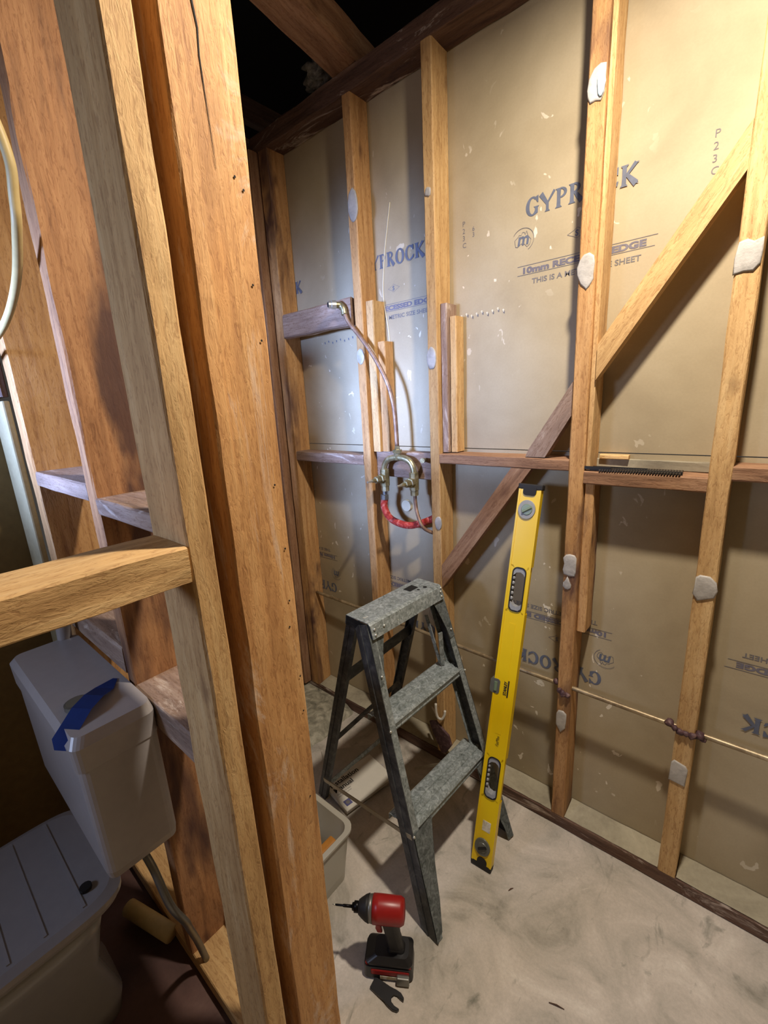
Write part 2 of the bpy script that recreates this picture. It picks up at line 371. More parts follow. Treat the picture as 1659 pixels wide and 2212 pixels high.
dab(s_2, oval(14, 0.2), -0.857, 2.040, 2.066, 0.022); dab(s_2, oval(), -0.858, 1.542, 1.613, 0.038)
dab(s_2, oval(), -0.845, 0.995, 1.045, 0.028)
dab(s_3, [(-0.9, -0.6), (-0.6, -0.95), (0, -0.9), (0.6, -1), (0.95, -0.6), (1, 0.2), (1, 0.9), (0.4, 1), (-0.3, 0.85), (-0.85, 0.4), (-1, -0.2)], -0.388, 2.092, 2.166, 0.040)
o = dab(s_3, oval(14, 0.1), -0.376, 2.100, 2.150, 0.018, 'glueblue', y=D-0.006, thick=0.002); o['label'] = 'pale blue patch on the adhesive'
dab(s_3, [(0.15, -1), (0.0, -0.9), (-0.5, -0.65), (-0.95, -0.1), (-1, 0.3), (-0.7, 0.7), (-0.3, 0.95), (0.3, 1), (0.8, 0.8), (0.95, 0.4), (0.85, -0.2), (0.9, -0.45), (0.5, -0.8), (0.25, -0.92)], -0.389, 1.695, 1.781, 0.044)
dab(s_3, [(-0.8, -0.9), (0, -1), (0.9, -0.95), (1, -0.6), (1, 0.7), (0.7, 0.95), (0, 1), (-0.6, 0.9), (-1, 0.6), (-0.8, 0.1), (-1, -0.5)], -0.390, 0.921, 0.990, 0.038)
dab(s_3, [(0, 1), (0.5, 0.3), (0.95, -0.2), (0.9, -0.7), (0.3, -1), (-0.4, -0.95), (-0.95, -0.6), (-0.9, 0), (-0.4, 0.4)], -0.394, 0.878, 0.920, 0.026)
dab(s_3, [(0, -1), (0.9, -0.5), (1, 0.3), (0.95, 0.8), (0.3, 1), (-0.6, 0.95), (-1, 0.6), (-1, -0.4)], -0.390, 0.378, 0.460, 0.032)
dab(s_4, [(-1, -0.95), (-0.2, -0.85), (0.5, -0.9), (0.95, -0.5), (1, 0.2), (0.95, 0.95), (0.3, 0.8), (-0.2, 1), (-0.8, 0.9), (-1, 0)], -0.068, 1.668, 1.736, 0.046)
dab(s_4, [(-0.6, -1), (0.9, -0.55), (1.1, 0), (0.9, 0.6), (0.3, 0.98), (-0.6, 1), (-0.95, 0.8), (-1, 0), (-1.1, -0.5)], -0.065, 0.925, 0.995, 0.046)
dab(s_4, [(-1, -0.9), (0.9, -1), (1, 0.5), (0.7, 0.8), (0, 0.9), (-0.6, 1), (-0.9, 0.7)], -0.070, 0.372, 0.446, 0.042)
def batten(x0, x1, z0, z1, lab, kind, y0=D+0.028):
    t = beam('packing_batten', x0, x1, y0, G-0.001, z0, z1, kind); return tag(t, lab, 'batten')
batten(-1.153, -1.118, 1.262, 1.80, 'pale packing strip fixed to stud left of the mixer', 'pale', D+0.02)
batten(-1.118, -1.085, 1.262, 1.66, 'shorter orange packing strip beside the one left of the mixer', 'orange', D+0.034)
batten(-0.836, -0.812, 1.27, 1.74, 'grey packing strip on right side of the stud behind the ladder top', 'grey', D+0.02)
batten(-0.810, -0.786, 1.27, 1.70, 'pale packing strip right of the grey one above the nogging', 'pale', D+0.034)
batten(-0.366, -0.353, 1.238, 2.42, 'long upper packing strip on the right of the stud beside the level', 'pale', D+0.010)
batten(-0.366, -0.340, 0.745, 1.198, 'dark stained lower packing strip below nail strip nogging', 'stained', D+0.014)
# plates
t = beam('top_plate', -1.80, 2.0, D-0.002, G-0.001, 2.425, 2.487, 'rust', wob=0.005); tag(t, 'dusty brown timber plate along the top of the far wall', 'plate')
t = beam('top_plate', -1.785, -1.70, 0.42, D-0.005, 2.425, 2.487, 'rust', wob=0.004); tag(t, 'dark timber plate along the top of the shower side wall', 'plate')
bp = beam('bottom_plate', -1.72, 1.5, D, G-0.001, 0.0, 0.046, 'rust', wob=0.002, mat=None); tag(bp, 'dark timber plate along the floor under the far studs', 'plate')
# debris-covered top of the plate: mortar dust filling behind the studs
for i, (a, b) in enumerate(((-1.603, -1.191), (-1.153, -0.874), (-0.836, -0.407), (-0.366, -0.088), (-0.044, 0.9))):
    bm = bmesh.new(); nx = int((b-a)/0.02)+2; ny = 6; g = []
    for ix in range(nx):
        row = []
        for iy in range(ny):
            x = a+0.002+(b-a-0.004)*ix/(nx-1); y = D+0.004+(G-D-0.006)*iy/(ny-1)
            row.append(bm.verts.new((x, y, 0.0485+0.010*(iy/(ny-1))**1.2 + noise.noise(Vector((x*30, y*30, 1)))*0.002)))
        g.append(row)
    for ix in range(nx-1):
        for iy in range(ny-1): bm.faces.new((g[ix][iy], g[ix+1][iy], g[ix+1][iy+1], g[ix][iy+1]))
    o = link('plaster_dust', bm, M['screed'], smooth=True)
    tag(o, ['pale dust lying on the bottom plate in the corner bay', 'pale dust lying on the bottom plate below the mixer', 'pale dust lying on the bottom plate behind the level', 'pale dust lying on the bottom plate left of the wide stud', 'pale dust lying on the bottom plate at the far right'][i], 'dust', kind='stuff')
# noggings
def nog(x0, x1, z0, z1, lab, kind, y0=D, y1=G-0.001, wob=0.002):
    return tag(beam('nogging', x0, x1, y0, y1, z0, z1, kind, wob=wob), lab, 'nogging', 'noggings of the far wall')
nog(-1.603, -1.191, 1.208, 1.250, 'greyish nogging between corner stud and next stud on far wall', 'grey')
nog(-1.153, -0.874, 1.165, 1.262, 'deep set nogging behind the brass mixer', 'grey', y0=D+0.036)
nog(-0.836, -0.407, 1.233, 1.266, 'thin nogging above the yellow level', 'brown')
nog(-0.366, -0.088, 1.200, 1.236, 'nogging carrying the strip of nails', 'brown')
nog(-0.044, 0.5, 1.232, 1.265, 'nogging at the far right of the far wall', 'brown')
# diagonal brace, three visible lengths
def brace(xa, za, xb, zb, lab, kind, cutl=None):
    d = Vector((xb-xa, 0, zb-za)).normalized(); h = 0.0875
    pts = [(xa, za-h), (xa, za), (xb, zb), (xb, zb-h)] if not cutl else cutl
    bm = prism(pts, D+0.001, D+0.036); 
    ax = math.atan2(zb-za, xb-xa)
    loc = Vector((xa, D, za)); R = Matrix.Rotation(-ax, 4, 'Y')
    for v in bm.verts: v.co = R.inverted() @ (v.co-loc)
    o = link('diagonal_brace', bm, wd(kind, 0)); o.matrix_world = Matrix.Translation(loc) @ R
    return tag(o, lab, 'brace', 'diagonal brace of the far wall')
brace(-0.351, 1.562, -0.088, 1.952, 'upper length of diagonal brace rising to the wide right stud', 'pale')
brace(-0.532, 1.285, -0.407, 1.478, 'short diagonal brace piece standing on the nogging above the level', 'grey', [(-0.534, 1.2685), (-0.525, 1.29), (-0.408, 1.474), (-0.408, 1.385), (-0.476, 1.2685)])
brace(-0.836, 0.860, -0.560, 1.240, 'lower diagonal brace piece running behind the top of the level', 'brown', [(-0.836, 0.772), (-0.836, 0.862), (-0.578, 1.2325), (-0.515, 1.2325)])
# strip of collated nails on nogging
ns = empty('nail_strip', (-0.24, 1.295, 1.237), 'strip of collated nails lying on the nogging at right', 'nails')
bm = bmesh.new()
for k in range(30):
    x = -0.085+k*0.0062; box(bm, x-0.0022, x+0.0022, -0.026, 0.032, 0.001+0.0004*(k % 3), 0.006)
link('nails', bm, M['nail'], ns)['kind'] = 'stuff'
bm = bmesh.new(); box(bm, -0.115, 0.10, -0.012, -0.006, 0.0, 0.0075); box(bm, -0.135, 0.02, 0.012, 0.017, 0.0, 0.0085); box(bm, -0.13, -0.06, -0.02, -0.016, 0.004, 0.012)
link('collating_band', bm, M['blackp'], ns)
# pale lath left on the sheet joint
t = beam('lath_offcut', -0.345, -0.272, G-0.02, G-0.001, 1.262, 1.274, 'pale'); tag(t, 'small pale splinter resting against the sheet joint above the nails', 'offcut')
t = beam('joint_strip', -0.36, -0.09, G-0.010, G-0.001, 1.237, 1.262, 'pale', mat=M['screed']); tag(t, 'thin pale strip along the sheet joint behind the nails', 'strip')

# ------------------------------------------------------------------ lettering printed on the sheets
BASIS_UP = Matrix(((1, 0, 0), (0, 0, -1), (0, 1, 0))).to_4x4()
BASIS_DN = Matrix(((-1, 0, 0), (0, 0, -1), (0, -1, 0))).to_4x4()
def poly_mesh(polys, strokes=()):
    bm = bmesh.new()
    for i, p in enumerate(polys):
        vs = [bm.verts.new((x, y, i*1.5e-5)) for x, y in p]
        f = bm.faces.new(vs)
    bmesh.ops.triangulate(bm, faces=bm.faces[:]); return bm
def ring_polys(cx, cy, rx, ry, tx, ty, a0, a1, n=18):
    out = []
    for k in range(n):
        a, b = [math.radians(a0+(a1-a0)*(k+i)/n) for i in (0, 1)]
        out.append([(cx+rx*math.cos(a), cy+ry*math.sin(a)), (cx+rx*math.cos(b), cy+ry*math.sin(b)),
                    (cx+(rx-tx)*math.cos(b), cy+(ry-ty)*math.sin(b)), (cx+(rx-tx)*math.cos(a), cy+(ry-ty)*math.sin(a))])
    return out
def stem(x, w=0.25, y0=0, y1=1):        # flared stem with small wedge serifs
    m = (y0+y1)/2
    return [[(x-0.10, y0), (x+w+0.10, y0), (x+w, y0+0.10), (x+w-0.015, m), (x+w, y1-0.10), (x+w+0.10, y1), (x-0.10, y1), (x, y1-0.10), (x+0.015, m), (x, y0+0.10)]]
def bar(x0, y0, x1, y1, w0, w1):
    d = Vector((x1-x0, y1-y0)).normalized(); nn = Vector((-d.y, d.x))
    return [[(x0+nn.x*w0/2, y0+nn.y*w0/2), (x1+nn.x*w1/2, y1+nn.y*w1/2), (x1-nn.x*w1/2, y1-nn.y*w1/2), (x0-nn.x*w0/2, y0-nn.y*w0/2)]]
def letters():
    L = {}
    L['G'] = (ring_polys(0.48, 0.5, 0.46, 0.52, 0.25, 0.10, 48, 322) + [[(0.66, 0.02), (0.86, 0.10), (0.86, 0.38), (0.95, 0.46), (0.56, 0.46), (0.66, 0.38)], [(0.72, 0.98), (0.88, 1.02), (0.88, 0.64), (0.80, 0.66), (0.68, 0.84)]], 0.98)
    L['Y'] = (bar(0.02, 1.0, 0.46, 0.42, 0.30, 0.18) + bar(0.92, 1.0, 0.46, 0.42, 0.16, 0.10) + [[(0.30, 0), (0.66, 0), (0.57, 0.10), (0.56, 0.5), (0.38, 0.5), (0.39, 0.10)]], 0.92)
    L['P'] = (stem(0.12) + ring_polys(0.36, 0.74, 0.40, 0.27, 0.19, 0.09, -90, 90), 0.80)
    L['R'] = (stem(0.12) + ring_polys(0.36, 0.76, 0.38, 0.25, 0.19, 0.09, -90, 90) + bar(0.42, 0.54, 0.84, 0.0, 0.16, 0.30), 0.96)
    L['O'] = (ring_polys(0.48, 0.5, 0.48, 0.53, 0.25, 0.10, 0, 360, 26), 0.99)
    L['C'] = (ring_polys(0.48, 0.5, 0.46, 0.52, 0.25, 0.10, 50, 310) + [[(0.70, 0.98), (0.88, 1.02), (0.88, 0.64), (0.80, 0.66), (0.66, 0.84)], [(0.66, 0.06), (0.86, 0.12), (0.92, 0.34), (0.84, 0.34), (0.66, 0.16)]], 0.93)
    L['K'] = (stem(0.12) + bar(0.30, 0.44, 0.84, 1.0, 0.12, 0.20) + bar(0.38, 0.54, 0.90, 0.0, 0.16, 0.32) + [[(0.72, 1.0), (1.02, 1.0), (0.90, 0.92)], [(0.74, 0.0), (1.06, 0.0), (0.9, 0.1)]], 1.0)
    return L
LT = letters()
def gyprock(x0, z0, w, h, basis, sgn=1, chars='GYPROCK'):
    polys = []; x = 0; full = sum(LT[c][1] for c in 'GYPROCK') + 0.04*6
    for c in 'GYPROCK':
        ps, adv = LT[c]
        if c in chars:
            for p in ps: polys.append([((x+px)/full*w, py*h) for px, py in p])
        x += adv+0.04
    bm = poly_mesh(polys); o = link('printed_lettering', bm, M['ink'], wb)
    o.matrix_local = Matrix.Translation(child_at(wb, (x0, G-0.0006, z0))) @ basis; return o
_dg = bpy.context.evaluated_depsgraph_get
def text(s, size, mat, parent, mtx, name='printed_lettering', align='LEFT', off=0.0, width=None, shear=0.0, ext=0.0, sx=1.0):
    c = bpy.data.curves.new('lettering', 'FONT'); c.body = s; c.size = size; c.align_x = align; c.offset = off; c.shear = shear; c.extrude = ext; c.resolution_u = 3
    to = bpy.data.objects.new('tmp_lettering', c); C.objects.link(to)
    bpy.context.view_layer.update(); ev = to.evaluated_get(_dg()); me = bpy.data.meshes.new_from_object(ev)
    bpy.data.objects.remove(to); bpy.data.curves.remove(c)
    if width and len(me.vertices):
        xs = [v.co.x for v in me.vertices]; k = width/(max(xs)-min(xs))
        for v in me.vertices: v.co.x *= k
    me.materials.clear(); me.materials.append(mat)
    o = bpy.data.objects.new(name, me); C.objects.link(o); o.parent = parent; o.matrix_local = mtx; return o
def gtext(s, x, z, size, mat, basis=BASIS_UP, **k):
    return text(s, size, mat, wb, Matrix.Translation(child_at(wb, (x, G-0.0006, z))) @ basis, **k)
def lines(segs, w, mat, basis=BASIS_UP, at=(0, 0)):
    bm = poly_mesh([bar(a, b, c, d, w, w)[0] for a, b, c, d in segs]); o = link('printed_marking', bm, mat, wb)
    o.matrix_local = Matrix.Translation(child_at(wb, (at[0], G-0.0006, at[1]))) @ basis; return o
AUS = [(-0.95, 0.15), (-0.55, 0.45), (-0.45, 0.62), (-0.2, 0.55), (-0.05, 0.85), (0.2, 0.78), (0.25, 0.55), (0.42, 0.9), (0.6, 0.35), (0.95, -0.1), (0.8, -0.6), (0.5, -0.8), (0.2, -0.45), (-0.2, -0.35), (-0.6, -0.65), (-0.85, -0.55), (-0.95, 0.15)]
def emblem(x, z, basis):
    r = 0.030
    segs = [(AUS[i][0]*r*0.85, AUS[i][1]*r*0.8, AUS[i+1][0]*r*0.85, AUS[i+1][1]*r*0.8) for i in range(len(AUS)-1)]
    for k in range(26):
        a, b = math.radians(-60+k*8), math.radians(-60+(k+1)*8); segs.append((math.cos(a)*r*1.08, math.sin(a)*r*1.02, math.cos(b)*r*1.08, math.sin(b)*r*1.02))
    lines(segs, 0.0012, M['ink2'], basis, (x, z))
    s = 1 if basis is BASIS_UP else -1
    gtext('m', x-0.017*s, z-0.012*s, 0.046, M['ink'], basis, off=0.0012, shear=0.15, width=0.034)
def sa_mark(x, z, basis):
    s = 1 if basis is BASIS_UP else -1
    P = [(-0.026, 0), (-0.01, 0.007), (0, 0.013), (0.01, 0.007), (0.026, 0), (0.01, -0.007), (0, -0.013), (-0.01, -0.007), (-0.026, 0)]
    lines([(*P[i], *P[i+1]) for i in range(8)], 0.0010, M['ink2'], basis, (x, z))
    gtext('S', x-0.006*s, z-0.007*s, 0.020, M['ink'], basis, off=0.0006)
def stamp_block(x, zbase, basis):      # x is where the big word starts
    s = 1 if basis is BASIS_UP else -1
    gyprock(x, zbase, 0.282, 0.046, basis)
    emblem(x-0.006*s, zbase-0.055*s, basis); sa_mark(x+0.145*s, zbase-0.073*s, basis)
    lines([(0, 0, 0.355, 0), (0, -0.024, 0.350, -0.024)], 0.0016, M['ink2'], basis, (x-0.02*s, zbase-0.123*s))
    gtext('10mm RECESSED EDGE', x-0.008*s, zbase-0.143*s, 0.021, M['ink3'], basis, off=0.0011, width=0.315)
    gtext('THIS IS A METRIC SIZE SHEET', x+0.024*s, zbase-0.174*s, 0.019, M['ink2'], basis, off=0.0004, width=0.278)
stamp_block(-0.587, 1.931, BASIS_UP); stamp_block(-1.215, 1.912, BASIS_UP)
stamp_block(-1.845, 1.913, BASIS_UP)
stamp_block(-0.300, 0.582, BASIS_DN); stamp_block(0.328, 0.600, BASIS_DN); stamp_block(-0.928, 0.55, BASIS_DN); stamp_block(-1.50, 0.60, BASIS_DN)
def vert_code(s, x, z, size, step, rot):
    for i, ch in enumerate(s):
        if ch != ' ': text(ch, size, M['ink2'], wb, Matrix.Translation(child_at(wb, (x, G-0.0006, z-i*step))) @ BASIS_UP @ Matrix.Rotation(rot, 4, 'Z'))
vert_code('P23C', -0.160, 1.972, 0.022, 0.024, 0); vert_code('P23C', -0.790, 1.960, 0.020, 0.020, 0); vert_code('63', -0.756, 1.940, 0.018, 0.016, 0)
def stipple(x0, x1, z, n, mat, up):
    bm = bmesh.new()
    for k in range(n):
        x = x0+(x1-x0)*k/(n-1); zz = z+0.004*math.sin(k*2.1)
        for cx, cz, r in ((x, zz, 0.0032), (x+0.001, zz-0.004, 0.002)):
            vs = [bm.verts.new((cx+r*math.cos(a*PI/4), G-0.0007-up, cz+r*math.sin(a*PI/4))) for a in range(8)]; bm.faces.new(vs)
    for v in bm.verts: v.co -= Vector(wb.location)
    link('drilled_dots', bm, mat, wb)
stipple(-0.795, -0.650, 1.704, 9, M['glueyel'], 0); stipple(-1.448, -1.287, 1.698, 8, M['ink'], 0)
stipple(-0.790, -0.648, 1.699, 9, M['ink2'], -0.0002)

# ------------------------------------------------------------------ joists and roof void
jo = beam('ceiling_joist', -0.993, -0.883, -1.9, 1.46, 2.489, 2.585, 'brown', wob=0.004); jo.rotation_euler = (0, 0, math.radians(8.9)); tag(jo, 'brown ceiling joist crossing the far wall plate overhead', 'joist')
for x in (-2.1, 0.05, 0.95):
    t = beam('ceiling_joist', x, x+0.045, -1.9, 2.0, 2.78, 2.88, 'rust'); tag(t, {-2.1: 'dark ceiling joist overhead at the far left', 0.05: 'dark ceiling joist overhead above the room', 0.95: 'dark ceiling joist overhead at the far right'}[x], 'joist')
bm = bmesh.new()
bmesh.ops.create_icosphere(bm, subdivisions=4, radius=1)
for v in bm.verts:
    d = v.co.normalized(); k = 1+0.55*noise.noise(d*2.3)+0.35*noise.noise(d*7)+0.2*noise.noise(d*17)
    v.co = Vector((d.x*0.075, d.y*0.045, d.z*0.045))*k
o = link('insulation_tuft', bm, M['fluff'], smooth=True, loc=(-1.30, D+0.035, 2.556)); tag(o, 'grey tuft of insulation fluff on the wall plate beside the joist', 'insulation')
# lamp hanging from a joist
lp = empty('work_lamp', (BULB[0], BULB[1], 2.49), 'bare bulb hanging under the joists above the room', 'lamp')
bm = bmesh.new(); tube(bm, [(0, 0, 0.42), (0, 0, 0.0)], 0.004, 8); link('flex', bm, M['black'], lp)
bm = bmesh.new(); tube(bm, [(0, 0, 0.0), (0, 0, -0.045)], [0.018, 0.02], 14); link('lamp_holder', bm, M['blackp'], lp)

# ------------------------------------------------------------------ near frame at the left
XA = -0.55
st = beam('wall_stud', -0.655, -0.550, 0.246, 0.2825, 0.0, 2.75, 'pale'); tag(st, 'pale near stud meeting the big nogging at left', 'stud', 'near studs at the left')
# weathered face of that stud toward the toilet side
stA = st
POST = beam('corner_post', -0.655, -0.550, 0.3085, 0.4060, 0.0, 2.75, 'dusty', wob=0.0022); tag(POST, 'broad orange dusty post in the foreground with white plaster smears', 'post')
bm = bmesh.new()     # drying crack and nail holes in the post face
cr = [(0.350, 1.93), (0.351, 1.898), (0.354, 1.874), (0.352, 1.847), (0.353, 1.816), (0.355, 1.771), (0.356, 1.735)]
for i in range(len(cr)-1):
    a, b = cr[i], cr[i+1]; w0, w1 = 0.0013*(1-i/7), 0.0013*(1-(i+1)/7)
    bm.faces.new([bm.verts.new((-0.5488, a[0]-w0, a[1])), bm.verts.new((-0.5488, a[0]+w0, a[1])), bm.verts.new((-0.5488, b[0]+w1, b[1])), bm.verts.new((-0.5488, b[0]-w1, b[1]))])
for v in bm.verts: v.co -= POST.location
link('drying_crack', bm, M['hole'], POST)
bm = bmesh.new()
for y, z in ((0.392, 1.722), (0.381, 1.734), (0.390, 1.61), (0.389, 1.337), (0.395, 1.235), (0.387, 1.104), (0.397, 1.008), (0.396, 0.941), (0.394, 1.54), (0.392, 1.148), (0.390, 0.765)):
    r = bmesh.ops.create_circle(bm, cap_ends=True, radius=0.0017, segments=8, matrix=Matrix.Translation(Vector((-0.5486, y, z))-POST.location) @ Matrix.Rotation(PI/2, 4, 'Y'))
link('nail_hole', bm, M['hole'], POST)['kind'] = 'stuff'
bn = beam('nogging', -0.652, -0.550, -0.75, 0.2455, 1.231, 1.282, 'pale', wob=0.004); tag(bn, 'large pale foreground nogging running out at the lower left', 'nogging')
t = beam('wall_stud', -0.655, -0.550, -0.79, -0.752, 0.0, 2.75, 'pale'); tag(t, 'pale stud at the camera end of the foreground nogging', 'stud')
# toilet back wall frame (fronts at y .282)
def s3(x0, x1, lab, kind): return tag(beam('wall_stud', x0, x1, 0.282, 0.396, 0.045, 2.75, kind, wob=0.003), lab, 'stud', 'studs behind the toilet')
s3(-1.04, -0.997, 'knotty orange stud behind the toilet just left of the near stud', 'bark')
s3(-1.49, -1.43, 'orange stud at far left beside the cream board', 'orange')
def n3(x0, x1, z0, z1, lab, kind='grey', group='noggings behind the toilet'): return tag(beam('nogging', x0, x1, 0.282, 0.394, z0, z1, kind), lab, 'nogging', group)
n3(-0.997, -0.655, 1.258, 1.292, 'daylit grey nogging just left of the near stud')
n3(-1.430, -1.04, 1.280, 1.318, 'daylit grey nogging beside the cream board')
n3(-0.997, -0.655, 0.80, 0.868, 'low nogging right of the cistern behind its top corner')
n3(-1.430, -1.04, 0.88, 0.945, 'low nogging behind the left top of the cistern')
t = beam('bottom_plate', -1.62, -0.657, 0.282, 0.394, 0.0, 0.045, 'pale'); tag(t, 'pale bottom plate behind the toilet', 'plate')
t = beam('top_plate', -1.62, -0.50, 0.282, 0.396, 2.75, 2.80, 'rust'); tag(t, 'dark timber plate above the studs behind the toilet', 'plate')
cb = link('lining_board', bevel(bx(-1.624, -1.492, 0.262, 0.278, 0.0, 1.50), 0.004), M['cream']); tag(cb, 'cream painted board at the far left edge behind the toilet', 'board')
t = beam('board_offcut', -1.622, -1.50, 0.265, 0.281, 1.51, 1.70, 'rust'); tag(t, 'dark brown board above the cream board at far left', 'board')
# cable
bm = bmesh.new(); tube(bm, spline([(-0.99, 0.20, 2.06), (-0.955, 0.235, 1.93), (-0.95, 0.25, 1.85), (-0.965, 0.25, 1.80), (-0.99, 0.25, 1.757), (-1.09, 0.255, 1.695), (-1.26, 0.255, 1.644), (-1.5, 0.24, 1.60)], 8), 0.0075, 12)
o = link('electrical_cable', bm, M['cable'], smooth=True); tag(o, 'cream cable looping down at the far left edge', 'cable')

# ------------------------------------------------------------------ toilet
ci = empty('toilet_cistern', (-1.15, 0.26, 0.55), 'white plastic cistern with blue tape beside its flush button', 'cistern')
def loft(sections, seg_close=True):
    bm = bmesh.new(); R = [[bm.verts.new(p) for p in s] for s in sections]; n = len(R[0])
    for a, b in zip(R, R[1:]):
        for i in range(n): bm.faces.new((a[i-1], a[i], b[i], b[i-1]))
    bm.faces.new(R[0][::-1]); bm.faces.new(R[-1]); return bm
def rrect(x0, x1, y0, y1, r, z, n=5):
    out = []
    for cx, cy, a0 in ((x1-r, y1-r, 0), (x0+r, y1-r, 90), (x0+r, y0+r, 180), (x1-r, y0+r, 270)):
        for k in range(n+1):
            a = math.radians(a0+90*k/n); out.append((cx+r*math.cos(a), cy+r*math.sin(a), z))
    return out
def shift(bm, d):
    for v in bm.verts: v.co -= Vector(d)
    return bm
bm = loft([rrect(-1.37, -0.905, 0.142, 0.279, 0.016, 0.53), rrect(-1.385, -0.899, 0.138, 0.281, 0.020, 0.55), rrect(-1.395, -0.899, 0.134, 0.281, 0.022, 0.80)])
link('tank', shift(bm, ci.location), M['white'], ci)
bm = loft([rrect(-1.40, -0.896, 0.130, 0.281, 0.02, 0.801), rrect(-1.402, -0.892, 0.128, 0.281, 0.02, 0.855), rrect(-1.385, -0.906, 0.138, 0.278, 0.02, 0.872)])
link('lid', shift(bm, ci.location), M['white'], ci)
bm = bmesh.new(); tube(bm, [(-1.015, 0.178, 0.872), (-1.015, 0.178, 0.882), (-1.015, 0.178, 0.884)], [0.024, 0.024, 0.020], 24); link('flush_button', shift(bm, ci.location), M['button'], ci, smooth=False)
bm = bmesh.new()
tp = [(-1.055, 0.262, 0.8735), (-1.03, 0.232, 0.876), (-1.000, 0.205, 0.888), (-0.975, 0.175, 0.8865), (-0.955, 0.150, 0.8745), (-0.935, 0.128, 0.866), (-0.930, 0.1265, 0.845)]
wv = Vector((0.019, 0.012, 0)); A = [bm.verts.new(Vector(p)+wv*(0.25 if i == 0 else 1)) for i, p in enumerate(tp)]; B = [bm.verts.new(Vector(p)-wv*(0.25 if i == 0 else 1)) for i, p in enumerate(tp)]
for i in range(len(tp)-1): bm.faces.new((A[i], A[i+1], B[i+1], B[i]))
bmesh.ops.solidify(bm, geom=bm.faces[:], thickness=0.0006)
o = link('masking_tape', bm, M['tape']); tag(o, 'strip of blue masking tape stuck across the cistern top', 'tape')
bm = bmesh.new(); tube(bm, spline([(-0.94, 0.21, 0.528), (-0.90, 0.215, 0.49), (-0.858, 0.22, 0.42), (-0.868, 0.245, 0.33), (-0.91, 0.262, 0.25), (-0.95, 0.285, 0.14), (-0.96, 0.30, 0.046)], 6), 0.008, 10)
o = link('water_pipe', bm, M['metal'], smooth=True); tag(o, 'thin grey supply pipe dropping beside the cistern', 'pipe')
bm = bmesh.new(); tube(bm, spline([(-1.15, 0.20, 0.535), (-1.15, 0.20, 0.42), (-1.15, 0.195, 0.37), (-1.15, 0.19, 0.33)], 6), 0.022, 14)
o = link('flush_pipe', bm, M['white'], smooth=True); tag(o, 'white flush pipe between the cistern and the pan', 'pipe')
bm = bmesh.new(); tube(bm, [(-1.27, 0.222, 0.035), (-1.10, 0.270, 0.035)], 0.022, 14)
o = link('pipe_stub', bm, M['cable'], smooth=True); tag(o, 'cream pipe stub lying on the dark floor beside the pan', 'pipe')
bm = bmesh.new(); tube(bm, spline([(-1.36, 0.262, 1.05), (-1.38, 0.255, 0.95), (-1.385, 0.25, 0.86)], 6), 0.017, 14)
o = link('pipe_elbow', bm, M['white'], smooth=True); tag(o, 'white pipe rising behind the far end of the cistern', 'pipe')
to = empty('toilet_pan', (-1.15, -0.10, 0), 'white toilet pan with ribbed closed lid below the cistern', 'toilet')
def egg(cx, cy, w, l, z, n=48, sq=7.0):
    out = []
    for k in range(n):
        a = 2*PI*k/n; ca, sa = math.cos(a), math.sin(a); p = 2/sq if sa > 0 else 0.8
        out.append((cx+w*math.copysign(abs(ca)**p, ca), cy+l*math.copysign(abs(sa)**p, sa), z))
    return out
bm = loft([egg(-1.15, -0.06, 0.10, 0.19, 0.0), egg(-1.15, -0.06, 0.10, 0.20, 0.05), egg(-1.15, -0.08, 0.10, 0.19, 0.18), egg(-1.15, -0.12, 0.15, 0.25, 0.32), egg(-1.15, -0.13, 0.175, 0.27, 0.385)])
link('bowl', shift(bm, to.location), M['porc'], to, smooth=True)
bm = loft([egg(-1.155, -0.10, 0.175, 0.275, 0.386), egg(-1.155, -0.10, 0.180, 0.280, 0.40)]); link('seat', shift(bm, to.location), M['seat'], to)
bm = loft([egg(-1.155, -0.10, 0.182, 0.282, 0.401), egg(-1.155, -0.10, 0.183, 0.283, 0.415), egg(-1.155, -0.10, 0.165, 0.265, 0.423)]); ld = link('lid', shift(bm, to.location), M['seat'], to)
bm = bmesh.new()
for y in (-0.16, -0.03, 0.03, 0.10): box(bm, -1.31, -1.0, y-0.003, y+0.003, 0.421, 0.4255)
link('lid_rib', shift(bm, to.location), M['seat'], ld)
o = bpy.data.objects['lid_rib']
bm = bmesh.new(); tube(bm, [(-1.04, 0.115, 0.424), (-1.04, 0.115, 0.432)], 0.012, 12); link('hinge_cap', shift(bm, to.location), M['black'], to)

# ------------------------------------------------------------------ shower plumbing on the far wall
bd = beam('backing_board', -1.602, -1.205, D-0.004, D+0.036, 1.728, 1.822, 'grey', wob=0.004, cut=0.008); tag(bd, 'weathered grey backing block holding the shower elbow', 'board')
mx = empty('shower_mixer', (-1.02, 1.285, 1.15), 'brass arched shower mixer body with two bare tap spindles', 'plumbing')
Y0 = 1.275
arch = [(-1.088, Y0, 1.155), (-1.090, Y0, 1.195), (-1.082, Y0, 1.222), (-1.060, Y0, 1.240), (-1.02, Y0, 1.246), (-0.978, Y0, 1.240), (-0.957, Y0, 1.222), (-0.949, Y0, 1.195), (-0.950, Y0, 1.150)]
bm = bmesh.new(); tube(bm, spline(arch, 6), 0.0115, 14); link('breech_arch', shift(bm, mx.location), M['brass'], mx, smooth=True)
bm = bmesh.new(); tube(bm, [(-1.022, Y0, 1.238), (-1.022, Y0, 1.262), (-1.022, Y0, 1.263), (-1.022, Y0, 1.275), (-1.022, Y0, 1.276), (-1.022, Y0, 1.290)], [0.013, 0.013, 0.017, 0.017, 0.010, 0.008], 6); link('outlet_nut', shift(bm, mx.location), M['brass'], mx)
